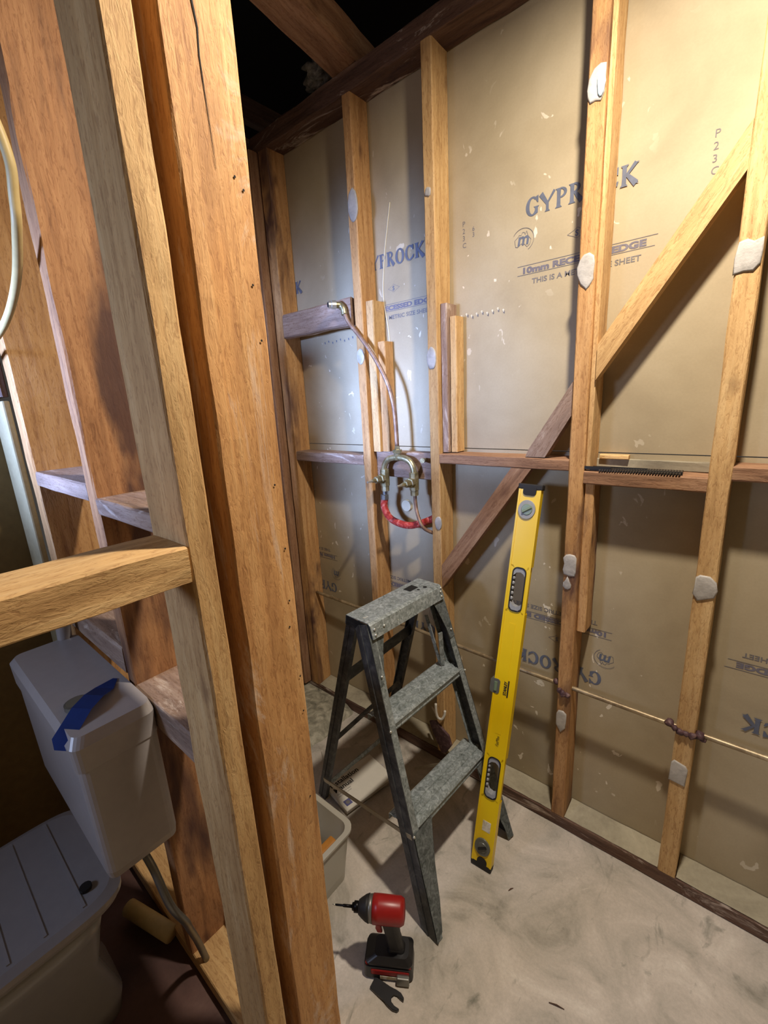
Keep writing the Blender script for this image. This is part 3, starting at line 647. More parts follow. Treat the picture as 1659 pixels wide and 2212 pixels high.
for x, zt in ((-1.088, 1.165), (-0.950, 1.160)):
    bm = bmesh.new(); tube(bm, [(x, Y0, zt+0.035), (x, Y0, zt+0.034), (x, Y0, zt-0.03), (x, Y0, zt-0.031), (x, Y0, zt-0.05)], [0.0125, 0.0175, 0.0175, 0.015, 0.015], 8); vb = link('tap_body', shift(bm, mx.location), M['brass'], mx)
    bm = bmesh.new(); tube(bm, [(x, Y0-0.012, zt), (x, Y0-0.03, zt), (x, Y0-0.031, zt), (x, Y0-0.055, zt), (x, Y0-0.056, zt), (x, Y0-0.075, zt)], [0.018, 0.018, 0.014, 0.013, 0.0075, 0.0065], 6); sp = link('tap_spindle', shift(bm, mx.location), M['brass'], mx)
    bm = bmesh.new(); tube(bm, [(x, Y0-0.075, zt), (x, Y0-0.100, zt)], [0.0048, 0.004], 8); link('spindle_tip', shift(bm, mx.location), M['rivet'], sp)
bm = bmesh.new(); tube(bm, [(-1.094, Y0+0.002, 1.115), (-1.094, Y0+0.002, 1.100), (-1.096, Y0+0.002, 1.099), (-1.097, Y0+0.002, 1.080)], [0.009, 0.009, 0.015, 0.015], 8); link('union_nut', shift(bm, mx.location), M['metal'], mx)
bm = bmesh.new(); tube(bm, spline([(-1.022, Y0, 1.288), (-1.024, Y0, 1.36), (-1.030, Y0, 1.43), (-1.050, Y0-0.004, 1.51), (-1.098, Y0-0.010, 1.60), (-1.160, Y0-0.014, 1.68), (-1.208, Y0-0.018, 1.735), (-1.226, Y0-0.020, 1.772)], 8), 0.008, 12)
o = link('riser_pipe', bm, M['copper'], smooth=True); tag(o, 'thin copper riser curving from mixer up to the shower elbow', 'pipe')
el = empty('shower_elbow', (-1.232, 1.255, 1.785), 'brass elbow with open threaded outlet fixed on the grey block', 'fitting')
bm = bmesh.new(); tube(bm, spline([(0.006, 0, -0.022), (0.002, 0, 0.0), (-0.008, -0.004, 0.012), (-0.02, -0.02, 0.014)], 5), 0.0115, 12); link('elbow_body', bm, M['brass'], el, smooth=True)
bm = bmesh.new(); tube(bm, [(-0.018, -0.018, 0.014), (-0.026, -0.032, 0.014), (-0.027, -0.0335, 0.014), (-0.032, -0.042, 0.014)], [0.0155, 0.0155, 0.0125, 0.0125], 14); cl = link('outlet_collar', bm, M['rivet'], el)
bm = bmesh.new(); tube(bm, [(-0.0315, -0.0412, 0.014), (-0.0325, -0.0432, 0.014)], 0.009, 14); link('outlet_bore', bm, M['hole'], cl)
bm = bmesh.new(); tube(bm, spline([(-1.098, 1.279, 1.082), (-1.100, 1.276, 1.05), (-1.078, 1.276, 1.012), (-1.036, 1.276, 0.994), (-0.985, 1.284, 0.988), (-0.93, 1.296, 1.004), (-0.876, 1.31, 1.03)], 8), 0.0135, 14)
o = link('lagged_pipe', bm, M['lag'], smooth=True); tag(o, 'short pipe wrapped in red lagging below the mixer', 'pipe')
bm = bmesh.new(); tube(bm, spline([(-0.950, 1.277, 1.112), (-0.948, 1.277, 1.08), (-0.935, 1.268, 1.045), (-0.905, 1.258, 1.0), (-0.880, 1.285, 0.975), (-0.876, 1.32, 0.965)], 8), 0.0065, 12)
o = link('supply_pipe', bm, M['copper'], smooth=True); tag(o, 'thin bare copper pipe dropping from the right tap body', 'pipe')
bm = bmesh.new(); tube(bm, [(-1.045, G-0.012, 1.045), (-1.045, G-0.001, 1.045)], [0.022, 0.024], 20)
o = link('sealant_blob', bm, M['glueyel'], smooth=False); tag(o, 'cream round blob on the plasterboard behind the red pipe', 'sealant')
bm = bmesh.new(); tube(bm, [(-0.918, D+0.03, 1.238), (-0.905, D-0.004, 1.240)], [0.008, 0.009], 8)
o = link('pipe_clip', bm, M['brass']); tag(o, 'small brass screw head right of the mixer arch', 'fitting')
bm = bmesh.new(); tube(bm, spline([(-1.072, G-0.001, 2.108), (-1.092, G-0.001, 2.02), (-1.108, G-0.001, 1.94), (-1.120, G-0.001, 1.82), (-1.102, G-0.001, 1.692), (-1.099, G-0.001, 1.561)], 6), 0.0022, 6)
o = link('glue_string', bm, M['glueyel'], smooth=True); tag(o, 'thin pale string of dried glue on the plasterboard above the mixer', 'glue string')
# long horizontal pipe along the far wall
bm = bmesh.new(); tube(bm, spline([(-1.605, 1.312, 0.549), (-1.35, 1.306, 0.550), (-1.17, 1.300, 0.552), (-0.86, 1.290, 0.549), (-0.62, 1.286, 0.545), (-0.39, 1.288, 0.542), (-0.07, 1.288, 0.540), (0.4, 1.284, 0.545), (0.9, 1.284, 0.545)], 8), 0.0072, 12)
o = link('water_pipe', bm, M['pipe'], smooth=True); tag(o, 'long dull water pipe notched through studs across the far wall', 'pipe')
def blobs(name, pts, mat, label, cat, parent=None):
    bm = bmesh.new()
    for x, y, z, r in pts:
        b0 = len(bm.verts); rr = bmesh.ops.create_icosphere(bm, subdivisions=2, radius=r*0.8)
        for v in rr['verts']:
            v.co *= 1+0.45*noise.noise(v.co*140+Vector((x*50, 0, z*50))); v.co += Vector((x, y, z))
    o = link(name, bm, M[mat], parent, smooth=True)
    if not parent: tag(o, label, cat)
    return o
blobs('residue_lump', [(-0.105, 1.285, 0.545, 0.014), (-0.09, 1.270, 0.545, 0.010), (-0.078, 1.270, 0.540, 0.012), (-0.064, 1.270, 0.540, 0.011), (-0.05, 1.270, 0.540, 0.013), (-0.036, 1.280, 0.543, 0.015), (-0.028, 1.286, 0.530, 0.011)], 'gunk', 'purple brown crust around the pipe at the wide right stud', 'residue')
blobs('residue_lump', [(-0.415, 1.285, 0.548, 0.013), (-0.400, 1.270, 0.530, 0.011), (-0.388, 1.268, 0.524, 0.013), (-0.374, 1.268, 0.524, 0.011)], 'gunk', 'crust around the pipe at the stud beside the level', 'residue')
bm = bmesh.new()   # old dark rag of membrane behind the ladder, at the foot of the stud
rag = [(-0.905, 0.175), (-0.872, 0.19), (-0.845, 0.165), (-0.812, 0.15), (-0.800, 0.11), (-0.826, 0.062), (-0.848, 0.05), (-0.862, 0.09), (-0.885, 0.12)]
bm = prism(rag, D-0.012, D-0.002); bevel(bm, 0.002, 1)
o = link('membrane_flap', bm, M['gunk']); tag(o, 'torn dark purple flap at the foot of the stud behind the ladder', 'membrane')
bm = bmesh.new(); tube(bm, spline([(-0.872, D-0.008, 0.27), (-0.868, D-0.012, 0.235), (-0.858, D-0.014, 0.215), (-0.842, D-0.012, 0.215), (-0.832, D-0.008, 0.235), (-0.830, D-0.006, 0.255)], 5), 0.005, 8)
o = link('wire_hook', bm, M['paper'], smooth=True); tag(o, 'small white hook shaped clip low on the stud behind the ladder', 'clip')

# ------------------------------------------------------------------ floor of the shower end
bm = bmesh.new(); random.seed(3); nx, ny = 46, 60; gr = []
for i in range(nx):
    row = []
    for j in range(ny):
        x = -1.70+0.40*i/(nx-1); y = 0.40+0.865*j/(ny-1)
        e = -1.345+0.03*noise.noise(Vector((y*9, 3, 0)))+0.02*noise.noise(Vector((y*30, 9, 0)))
        t = max(0, min(1, (e-x)/0.05)); h = 0.030*t + (0.012*t*noise.noise(Vector((x*60, y*60, 2)))*(1 if t < 1 else 0.08)) - 0.002
        row.append(bm.verts.new((x, y, max(h, -0.002) + (0.004*abs(noise.noise(Vector((x*90, y*90, 5)))) if 0 < t < 1 else 0))))
    gr.append(row)
for i in range(nx-1):
    for j in range(ny-1): bm.faces.new((gr[i][j], gr[i+1][j], gr[i+1][j+1], gr[i][j+1]))
o = link('mortar_bed', bm, M['mortar'], smooth=True); tag(o, 'raised grey mortar bed with a crumbling edge in the far left corner', 'mortar')
o['kind'] = 'stuff'

def flat(name, pts, z0, z1, mat, label, cat, parent=None):
    bm = prism(pts, z0, z1, 'Z'); o = link(name, bm, mat, parent)
    if not parent: tag(o, label, cat)
    return o
flat('card_sheet', [(-1.290, 1.000), (-1.13, 1.175), (-0.93, 1.075), (-1.085, 0.86)], 0.001, 0.006, M['lidgrey'], 'flat greyish card sheet under the manual behind the ladder', 'sheet')
flat('plastic_sheet', [(-1.17, 0.905), (-1.015, 1.085), (-1.03, 1.105), (-1.20, 0.93)], 0.0065, 0.0105, M['white'], 'narrow white plastic strip lying above the manual', 'strip')
# manual
mb = empty('instruction_manual', (-1.02, 0.96, 0.011), 'white installation manual with blue square lying behind the ladder', 'book')
u = Vector((0.17, 0.985, 0)).normalized(); v = Vector((-0.83, 0.55, 0)).normalized(); v = Vector((-u.y, u.x, 0))
org = Vector((-0.985, 0.850, 0)) - Vector((mb.location.x, mb.location.y, 0))
Mb = Matrix(((u.x, v.x, 0, org.x), (u.y, v.y, 0, org.y), (0, 0, 1, 0), (0, 0, 0, 1)))
bm = bmesh.new(); box(bm, 0, 0.225, 0, 0.155, 0, 0.014, Mb); link('cover', bevel(bm, 0.001, 1), M['paper'], mb)
bm = bmesh.new(); box(bm, 0.002, 0.223, -0.0005, 0.1555, 0.002, 0.0115, Mb); link('page_block', bm, M['lidgrey'], mb)
def btext(s, x, y, size, mat, **k): return text(s, size, mat, mb, Mb @ Matrix.Translation((x, y, 0.0145)), name='cover_title', **k)
btext('Installation', 0.012, 0.118, 0.030, M['print'], off=0.0006); btext('Manual', 0.012, 0.090, 0.030, M['print'], off=0.0006)
btext('Models and sizes', 0.012, 0.076, 0.009, M['ink2']); btext('see inside cover', 0.012, 0.066, 0.009, M['ink2'])
bm = bmesh.new(); box(bm, 0.012, 0.038, 0.016, 0.042, 0.014, 0.0146, Mb); link('blue_square', bm, M['bluebox'], mb)
bm = bmesh.new(); tube(bm, [Mb @ Vector((0.025, 0.029, 0.0146)), Mb @ Vector((0.025, 0.029, 0.0150))], 0.008, 18); link('emblem', bm, M['ink2'], mb)

# tub of parts
tb = empty('storage_tub', (-0.93, 0.60, 0), 'open frosted plastic tub holding packets, partly behind the post', 'tub')
def tub_sec(k, z, off=0.0): return rrect(-1.02-k-off+0.0, -0.828+k+off, 0.40, 0.705+k+off, 0.025+k, z)
sec = [rrect(-1.02, -0.840, 0.42, 0.706, 0.025, 0.0), rrect(-1.03, -0.838, 0.415, 0.712, 0.03, 0.03), rrect(-1.05, -0.842, 0.40, 0.745, 0.035, 0.150),
       rrect(-1.062, -0.834, 0.39, 0.754, 0.04, 0.152), rrect(-1.062, -0.834, 0.39, 0.754, 0.04, 0.159), rrect(-1.044, -0.850, 0.408, 0.737, 0.033, 0.159),
       rrect(-1.027, -0.848, 0.42, 0.704, 0.03, 0.03), rrect(-1.018, -0.850, 0.425, 0.698, 0.025, 0.006)]
bm = loft(sec); o = link('tub_wall', shift(bm, tb.location), M['tub'], tb)
bm = bevel(bx(-0.893, -0.866, 0.615, 0.695, 0.012, 0.135), 0.006); o = link('parts_packet', bm, M['amber']); tag(o, 'amber cardboard packet inside the plastic tub', 'packet')
bm = bevel(bx(-0.99, -0.94, 0.56, 0.69, 0.012, 0.08), 0.006); o = link('parts_packet', bm, M['lidgrey']); tag(o, 'grey packet inside the plastic tub beside the amber one', 'packet')

# ------------------------------------------------------------------ step ladder
la = empty('step_ladder', (-0.80, 0.96, 0), 'short grey galvanised two-step ladder with paint specks', 'ladder')
def V(*a): return Vector(a)
def sub(p): return Vector(p) - Vector(la.location)
def channel(name, a, b, inward, front, wd_, fw, parent, mat_w, mat_f, th=0.0025, ret=True, wa=None):
    """C-section rail from a to b: web on the outside, flanges pointing inward; front = direction of the tread side"""
    a, b = Vector(a), Vector(b); ax = (b-a).normalized(); f = (front - ax*front.dot(ax)).normalized(); i = ax.cross(f); i = i if i.dot(inward) > 0 else -i
    def bar3(bm, f0, f1, i0, i1, p=a, q=b):
        vs = [bm.verts.new(sub(P + f*ff + i*ii)) for P in (p, q) for ff, ii in ((f0, i0), (f1, i0), (f1, i1), (f0, i1))]
        bm.faces.new(vs[0:4][::-1]); bm.faces.new(vs[4:8])
        for k in range(4): bm.faces.new((vs[k], vs[(k+1) % 4], vs[4+(k+1) % 4], vs[4+k]))
    bm = bmesh.new(); bar3(bm, -wd_, 0, 0, th); bar3(bm, -wd_*0.62, -wd_*0.54, -0.002, 0); web = link(name, bm, mat_w, parent)
    bm = bmesh.new(); bar3(bm, -th, 0, th, fw); bar3(bm, -wd_, -wd_+th, th, fw*0.8); fo = link(name+'_flange', bm, mat_f, web)
    return web, f, i
FRd = V(0.98, -0.1, 0.3)
LFa, LFb = V(-0.786, 0.808, 0.845), V(-0.516, 0.724, 0.004)
RFa, RFb = V(-0.772, 1.158, 0.845), V(-0.488, 1.142, 0.004)
channel('front_rail', LFa, LFb, V(0, 1, 0), FRd, 0.056, 0.024, la, M['dsteel'], M['galv'])
channel('front_rail', RFa, RFb, V(0, -1, 0), FRd, 0.056, 0.024, la, M['dsteel'], M['galv'])
LRa, LRb = V(-0.840, 0.822, 0.83), V(-1.100, 0.846, 0.004)
RRa, RRb = V(-0.826, 1.146, 0.83), V(-1.075, 1.20, 0.004)
channel('rear_leg', LRa, LRb, V(0, 1, 0), V(1, 0, 0.3), 0.036, 0.018, la, M['dsteel'], M['dsteel'])
channel('rear_leg', RRa, RRb, V(0, -1, 0), V(1, 0, 0.3), 0.036, 0.018, la, M['dsteel'], M['dsteel'])
# cap: pressed tray with folded skirt
yax = V(0.016, 0.335, 0).normalized(); xax = V(yax.y, -yax.x, 0)
c0 = V(-0.872, 0.814, 0.85)
def capP(x, y, z): return sub(c0 + xax*x + yax*y + V(0, 0, z))
bm = bmesh.new(); top = [capP(0, 0, 0), capP(0.088, 0, 0), capP(0.098, 0.0, -0.008), capP(0.098, 0.338, -0.008), capP(0.088, 0.338, 0), capP(0, 0.338, 0)]
def quad(bm, *p): bm.faces.new([bm.verts.new(q) for q in p])
quad(bm, capP(0, 0, 0), capP(0.090, 0, 0), capP(0.090, 0.338, 0), capP(0, 0.338, 0))
quad(bm, capP(0.090, 0, 0), capP(0.098, 0, -0.006), capP(0.098, 0.338, -0.006), capP(0.090, 0.338, 0))
quad(bm, capP(0.098, 0, -0.006), capP(0.110, 0, -0.044), capP(0.110, 0.338, -0.044), capP(0.098, 0.338, -0.006))
quad(bm, capP(0, 0, 0), capP(0, 0.338, 0), capP(-0.006, 0.338, -0.03), capP(-0.006, 0, -0.03))
bmesh.ops.remove_doubles(bm, verts=bm.verts[:], dist=1e-5); bmesh.ops.solidify(bm, geom=bm.faces[:], thickness=0.002)
cap = link('top_cap', bm, M['galv'], la)
bm = bmesh.new()
for s in (0.0, 0.336):
    bm = bmesh.new(); quad(bm, capP(0, s, -0.001), capP(0.098, s, -0.006), capP(0.108, s, -0.044), capP(-0.005, s, -0.03))
    bmesh.ops.solidify(bm, geom=bm.faces[:], thickness=0.002); link('cap_end', bm, M['dsteel'], cap)
bm = bmesh.new()
quad(bm, capP(0.020, 0.235, 0.0006), capP(0.050, 0.235, 0.0006), capP(0.050, 0.278, 0.0006), capP(0.020, 0.278, 0.0006))
for x, y, r in ((0.062, 0.262, 0.005), (0.066, 0.292, 0.007)):
    vs = [bm.verts.new(capP(x+r*math.cos(k*PI/8), y+r*math.sin(k*PI/8), 0.0006)) for k in range(16)]; bm.faces.new(vs)
link('cap_slot', bm, M['hole'], cap)
for x, y, z in ((0.104, 0.012, -0.018), (0.108, 0.012, -0.034), (0.105, 0.050, -0.022), (0.104, 0.326, -0.018), (0.108, 0.326, -0.034), (0.100, 0.332, -0.008)):
    bm = bmesh.new(); bmesh.ops.create_uvsphere(bm, u_segments=10, v_segments=6, radius=0.0042, matrix=Matrix.Translation(capP(x, y, z))); link('rivet', bm, M['rivet'], cap, smooth=True)
# gusset plates below the cap
def rail_pt(a, b, t): return a + (b-a)*t
for a, b, s in ((LFa, LFb, 1), (RFa, RFb, -1)):
    p0 = rail_pt(a, b, 0.045) + V(0.002, 0, 0); p1 = rail_pt(a, b, 0.20) + V(0.002, 0, 0)
    bm = bmesh.new(); pts = [p0, p0+V(0, 0.062*s, 0), rail_pt(a, b, 0.10)+V(0, 0.044*s, 0), rail_pt(a, b, 0.16)+V(0, 0.030*s, 0), p1+V(0, 0.026*s, 0), p1]
    bm.faces.new([bm.verts.new(sub(q)) for q in pts]); bmesh.ops.solidify(bm, geom=bm.faces[:], thickness=0.002); g_ = link('cap_gusset', bm, M['galv'], la)
    bm = bmesh.new(); bmesh.ops.create_uvsphere(bm, u_segments=10, v_segments=6, radius=0.004, matrix=Matrix.Translation(sub(rail_pt(a, b, 0.17)+V(0.004, 0.012*s, 0)))); link('rivet', bm, M['rivet'], g_, smooth=True)
# treads: ribbed top plus front skirt
def tread(z, t, depth, name='tread'):
    a = rail_pt(LFa, LFb, t)+V(-0.006, 0.004, 0); b = rail_pt(RFa, RFb, t)+V(-0.006, -0.004, 0); z = (a.z+b.z)/2
    a.z = b.z = z; L = (b-a); d = L.normalized(); bk = V(-d.y, d.x, 0); bk = bk if bk.x < 0 else -bk
    prof = [(0.004, -0.030), (0.006, -0.024), (0.004, -0.020), (0.008, -0.004), (0.003, 0.001), (-0.008, 0.002), (-0.010, -0.001), (-0.020, -0.001), (-0.022, 0.002), (-0.034, 0.002), (-0.036, -0.001), (-0.046, -0.001), (-0.048, 0.002), (-0.060, 0.002), (-0.062, -0.001), (-depth+0.006, -0.001), (-depth, -0.004), (-depth, -0.022)]
    low = [(x-(0.002 if k < 5 else 0), zz-0.003) for k, (x, zz) in enumerate(prof)]; low[-1] = (prof[-1][0]+0.0025, prof[-1][1]); low[0] = (prof[0][0]-0.0025, prof[0][1])
    ring = prof + low[::-1]; bm = bmesh.new()
    R = [[bm.verts.new(sub(P - bk*x + V(0, 0, zz))) for x, zz in ring] for P in (a, b)]; n_ = len(ring)
    for k in range(n_): bm.faces.new((R[0][k-1], R[0][k], R[1][k], R[1][k-1]))
    bm.faces.new(R[0][::-1]); bm.faces.new(R[1])
    tr = link(name, bm, M['galv'], la)
    for P, s in ((a, 1), (b, -1)):
        bm = bmesh.new(); bmesh.ops.create_uvsphere(bm, u_segments=10, v_segments=6, radius=0.0042, matrix=Matrix.Translation(sub(P + V(0.012, -0.012*s+0.008*s, -0.012)))); link('rivet', bm, M['rivet'], tr, smooth=True)
    return a, b
t1a, t1b = tread(0.575, 0.325, 0.082); t2a, t2b = tread(0.29, 0.655, 0.086)
# flared foot plates under the lower tread
for a, b, s in ((LFa, LFb, 1), (RFa, RFb, -1)):
    fr = V(0.004, 0, 0.001)
    pts = [rail_pt(a, b, 0.665)+fr, rail_pt(a, b, 0.665)+fr+V(0, 0.085*s, 0), rail_pt(a, b, 0.72)+fr+V(0, 0.072*s, 0), rail_pt(a, b, 0.80)+fr+V(0, 0.056*s, 0), rail_pt(a, b, 0.90)+fr+V(0, 0.044*s, 0), rail_pt(a, b, 0.985)+fr+V(0, 0.026*s, 0), rail_pt(a, b, 0.999)+fr]
    bm = bmesh.new(); bm.faces.new([bm.verts.new(sub(q)) for q in pts]); bmesh.ops.solidify(bm, geom=bm.faces[:], thickness=0.002); link('foot_plate', bm, M['galv'], la)
def rod(name, p, q, r, mat, flatk=None):
    bm = bmesh.new(); tube(bm, [sub(p), sub(q)], r, 8); return link(name, bm, mat, la, smooth=True)
def strap(name, p, q, w, mat, wdir=V(0, 0, 1), th=0.003):
    p, q = Vector(p), Vector(q); ax = (q-p).normalized(); w_ = (wdir - ax*wdir.dot(ax)).normalized()*w/2; n_ = ax.cross(w_).normalized()*th/2
    bm = bmesh.new(); vs = [bm.verts.new(sub(P+sw*w_+sn*n_)) for P in (p, q) for sw, sn in ((1, 1), (-1, 1), (-1, -1), (1, -1))]
    bm.faces.new(vs[0:4][::-1]); bm.faces.new(vs[4:8])
    for k in range(4): bm.faces.new((vs[k], vs[(k+1) % 4], vs[4+(k+1) % 4], vs[4+k]))
    return link(name, bm, mat, la)
# spreader bars at the left side and the crossed one at the right side, braces between rear legs
strap('spreader_bar', V(-1.075, 0.832, 0.125), V(-0.612, 0.752, 0.275), 0.014, M['rod'])
strap('spreader_bar', V(-0.735, 1.17, 0.185), V(-0.857, 0.932, 0.03), 0.011, M['rod'])
strap('cross_brace', V(-0.93, 0.835, 0.60), V(-0.90, 1.16, 0.64), 0.040, M['dsteel'])
strap('cross_brace', V(-1.01, 0.845, 0.32), V(-0.96, 1.17, 0.40), 0.020, M['dsteel'])
strap('cross_brace', V(-1.075, 0.85, 0.09), V(-1.03, 1.18, 0.13), 0.020, M['galv'])
strap('tread_strut', V(-0.895, 1.14, 0.04), V(-0.62, 1.10, 0.27), 0.010, M['rod'])
strap('tread_strut', V(-0.738, 1.105, 0.70), V(-0.735, 1.112, 0.578), 0.016, M['galv'])
strap('tread_strut', V(-0.800, 1.115, 0.742), V(-0.740, 1.105, 0.585), 0.014, M['galv'])

# ------------------------------------------------------------------ spirit level leaning on the nogging
P0 = V(-0.523, 0.992, 0.0); P1 = V(-0.501, 1.250, 1.192)
Z_ = (P1-P0); LEN = Z_.length; Z_.normalize(); Xl = V(1, 0.08, 0); Xl = (Xl - Z_*Xl.dot(Z_)).normalized(); Yl = Z_.cross(Xl)   # Yl points to the wall
lv = empty('spirit_level', P0, 'yellow spirit level with two handles leaning against the far wall', 'spirit level')
lv.matrix_world = Matrix(((Xl.x, Yl.x, Z_.x, P0.x), (Xl.y, Yl.y, Z_.y, P0.y), (Xl.z, Yl.z, Z_.z, P0.z), (0, 0, 0, 1)))
HW = 0.0325; T0, T1 = -0.013, 0.010
def rr2(cx, cz, w, h, r, n=6):
    out = []
    for sx, sz, a0 in ((1, 1, 0), (-1, 1, 90), (-1, -1, 180), (1, -1, 270)):
        for k in range(n+1):
            a = math.radians(a0+90*k/n); out.append((cx+sx*(w/2-r)+r*math.cos(a), cz+sz*(h/2-r)+r*math.sin(a)))
    return out
def plate_with_holes(x0, x1, z0, z1, holes, y0, y1):
    """body split in bands so every hole is a real opening"""
    bm = bmesh.new()
    zs = z0
    for (cx, cz, w, h, r) in sorted(holes, key=lambda q: q[1]):
        a, b = cz-h/2-0.004, cz+h/2+0.004
        box(bm, x0, x1, y0, y1, zs, a)
        hole = rr2(cx, cz, w, h, r); n = len(hole)
        outer = []
        for px, pz in hole:
            dx, dz = px-cx, pz-cz; k = 1e9
            if dx > 1e-9: k = min(k, (x1-cx)/dx)
            if dx < -1e-9: k = min(k, (x0-cx)/dx)
            if dz > 1e-9: k = min(k, (b-cz)/dz)
            if dz < -1e-9: k = min(k, (a-cz)/dz)
            outer.append((cx+dx*k, cz+dz*k))
        for idx, corner in ((0, (x1, b)), (1, (x0, b)), (2, (x0, a)), (3, (x1, a))):
            s = idx*7+3; outer[s] = corner
        Vv = {}
        for nm, L in (('o', outer), ('h', hole)):
            for yy in (y0, y1): Vv[nm, yy] = [bm.verts.new((px, yy, pz)) for px, pz in L]
        for i in range(n):
            bm.faces.new((Vv['o', y0][i-1], Vv['o', y0][i], Vv['h', y0][i], Vv['h', y0][i-1]))
            bm.faces.new((Vv['o', y1][i], Vv['o', y1][i-1], Vv['h', y1][i-1], Vv['h', y1][i]))
            bm.faces.new((Vv['h', y0][i-1], Vv['h', y0][i], Vv['h', y1][i], Vv['h', y1][i-1]))
            bm.faces.new((Vv['o', y0][i], Vv['o', y0][i-1], Vv['o', y1][i-1], Vv['o', y1][i]))
        zs = b
    box(bm, x0, x1, y0, y1, zs, z1); return bm
H1, H2 = (0.0, 0.905), (0.0, 0.305)
bm = plate_with_holes(-HW, HW, 0.016, LEN-0.016, [(0.001, H2[1], 0.041, 0.135, 0.016), (0.001, H1[1], 0.041, 0.135, 0.016)], T0, T1)
body = link('level_body', bm, M['yellow'], lv)
bm = bmesh.new()
for x0, x1 in ((-HW, -0.027), (0.027, HW)): box(bm, x0, x1, T0-0.0015, T0, 0.016, LEN-0.016)
box(bm, -0.009, 0.009, T0-0.0006, T0, 0.45, 0.80)
link('body_rib', bm, M['yellow'], body)
for cz in (H1[1], H2[1]):
    out = rr2(0.001, cz, 0.041, 0.135, 0.016); inn = rr2(0.001, cz, 0.035, 0.129, 0.013)
    bm = bmesh.new(); n = len(out); Vv = {}
    for nm, L in (('o', out), ('h', inn)):
        for yy in (T0-0.003, T1): Vv[nm, yy] = [bm.verts.new((a, yy, b)) for a, b in L]
    y0, y1 = T0-0.003, T1
    for i in range(n):
        bm.faces.new((Vv['o', y0][i-1], Vv['o', y0][i], Vv['h', y0][i], Vv['h', y0][i-1])); bm.faces.new((Vv['h', y0][i-1], Vv['h', y0][i], Vv['h', y1][i], Vv['h', y1][i-1]))
        bm.faces.new((Vv['o', y1][i-1], Vv['o', y1][i], Vv['h', y1][i], Vv['h', y1][i-1])); bm.faces.new((Vv['o', y0][i-1], Vv['o', y0][i], Vv['o', y1][i], Vv['o', y1][i-1]))
    hs = link('handle_grip', bm, M['black'], lv)
    bm = bmesh.new()
    for s in (1, -1):
        pts = [(-0.0165, cz+s*0.040), (-0.0165, cz+s*0.055), (-0.010, cz+s*0.0635), (0.010, cz+s*0.0635), (0.0185, cz+s*0.055), (0.0185, cz+s*0.040), (0.013, cz+s*0.048), (0.004, cz+s*0.053), (-0.008, cz+s*0.050)]
        A = [bm.verts.new((a, T0-0.001, b)) for a, b in pts]; B = [bm.verts.new((a, T1-0.002, b)) for a, b in pts]
        bm.faces.new(A); bm.faces.new(B[::-1])
        for i in range(len(pts)): bm.faces.new((A[i-1], A[i], B[i], B[i-1]))
    for k in range(5): bmesh.ops.create_uvsphere(bm, u_segments=8, v_segments=6, radius=0.0062, matrix=Matrix.Translation((-0.0165, T0+0.006, cz-0.030+k*0.0155)))
    link('grip_pad', bm, M['greyp'], hs)
for cz, outm, inm in ((LEN-0.075, 'greyp', 'vial'), (0.072, 'vialcap', 'vialcap')):
    bm = bmesh.new(); tube(bm, [(-0.002, T0-0.004, cz), (-0.002, T0+0.002, cz)], [0.0245, 0.026], 28)
    for v_ in bm.verts: v_.co.z = cz + (v_.co.z-cz)*1.12
    ho = link('vial_housing', bm, M[outm], lv)
    bm = bmesh.new(); tube(bm, [(-0.001, T0-0.006, cz), (-0.001, T0-0.003, cz)], [0.015, 0.017], 24); link('vial_window', bm, M[inm], ho)
    bm = bmesh.new(); tube(bm, [(-0.012, T0-0.0065, cz-0.008), (0.012, T0-0.0065, cz+0.008)], 0.004, 10); link('vial', bm, M['vial' if inm == 'vial' else 'black'], ho)
bm = prism(rr2(-HW+0.004, 0.596, 0.030, 0.046, 0.008), T0-0.002, T1+0.001); cv = link('centre_vial', bm, M['vialcap'], lv)
bm = bmesh.new(); tube(bm, [(-0.026, T0-0.001, 0.582), (-0.026, T0-0.001, 0.610)], 0.0055, 10); link('vial', bm, M['vial'], cv)
bm = bevel(bx(-HW-0.003, HW+0.003, T0-0.002, T1+0.002, LEN-0.016, LEN), 0.003); ec = link('end_cap', bm, M['black'], lv)
bm = prism(rr2(0, LEN-0.020, 0.038, 0.028, 0.010), T0-0.003, T1); link('cap_tongue', bm, M['black'], ec)
bm = bevel(bx(-HW-0.0005, HW+0.001, T0-0.001, T1+0.001, 0.0, 0.017), 0.003); ec = link('end_cap', bm, M['black'], lv)
bm = prism(rr2(0.002, 0.022, 0.032, 0.030, 0.013), T0-0.002, T1); link('cap_tongue', bm, M['black'], ec)
bm = bx(-0.011, 0.015, T0-0.0006, T0, 0.126, 0.160); link('sticker', bm, M['sticker'], lv)
LB = Matrix(((0, 1, 0), (0, 0, -1), (-1, 0, 0))).to_4x4()     # text reading down the body
LBu = Matrix(((0, -1, 0), (0, 0, -1), (1, 0, 0))).to_4x4()    # text reading up the body
text('STANLEY', 0.0125, M['black'], lv, Matrix.Translation((0.008, T0-0.0012, 0.576)) @ LBu, name='brand_lettering', off=0.0005, width=0.044)
bm = bx(0.0105, 0.0145, T0-0.0012, T0-0.0006, 0.572, 0.624); link('brand_bar', bm, M['black'], lv)
text('FatMax', 0.014, M['black'], lv, Matrix.Translation((0.006, T0-0.0012, 0.410)) @ LBu, name='brand_lettering', shear=0.3, width=0.034)

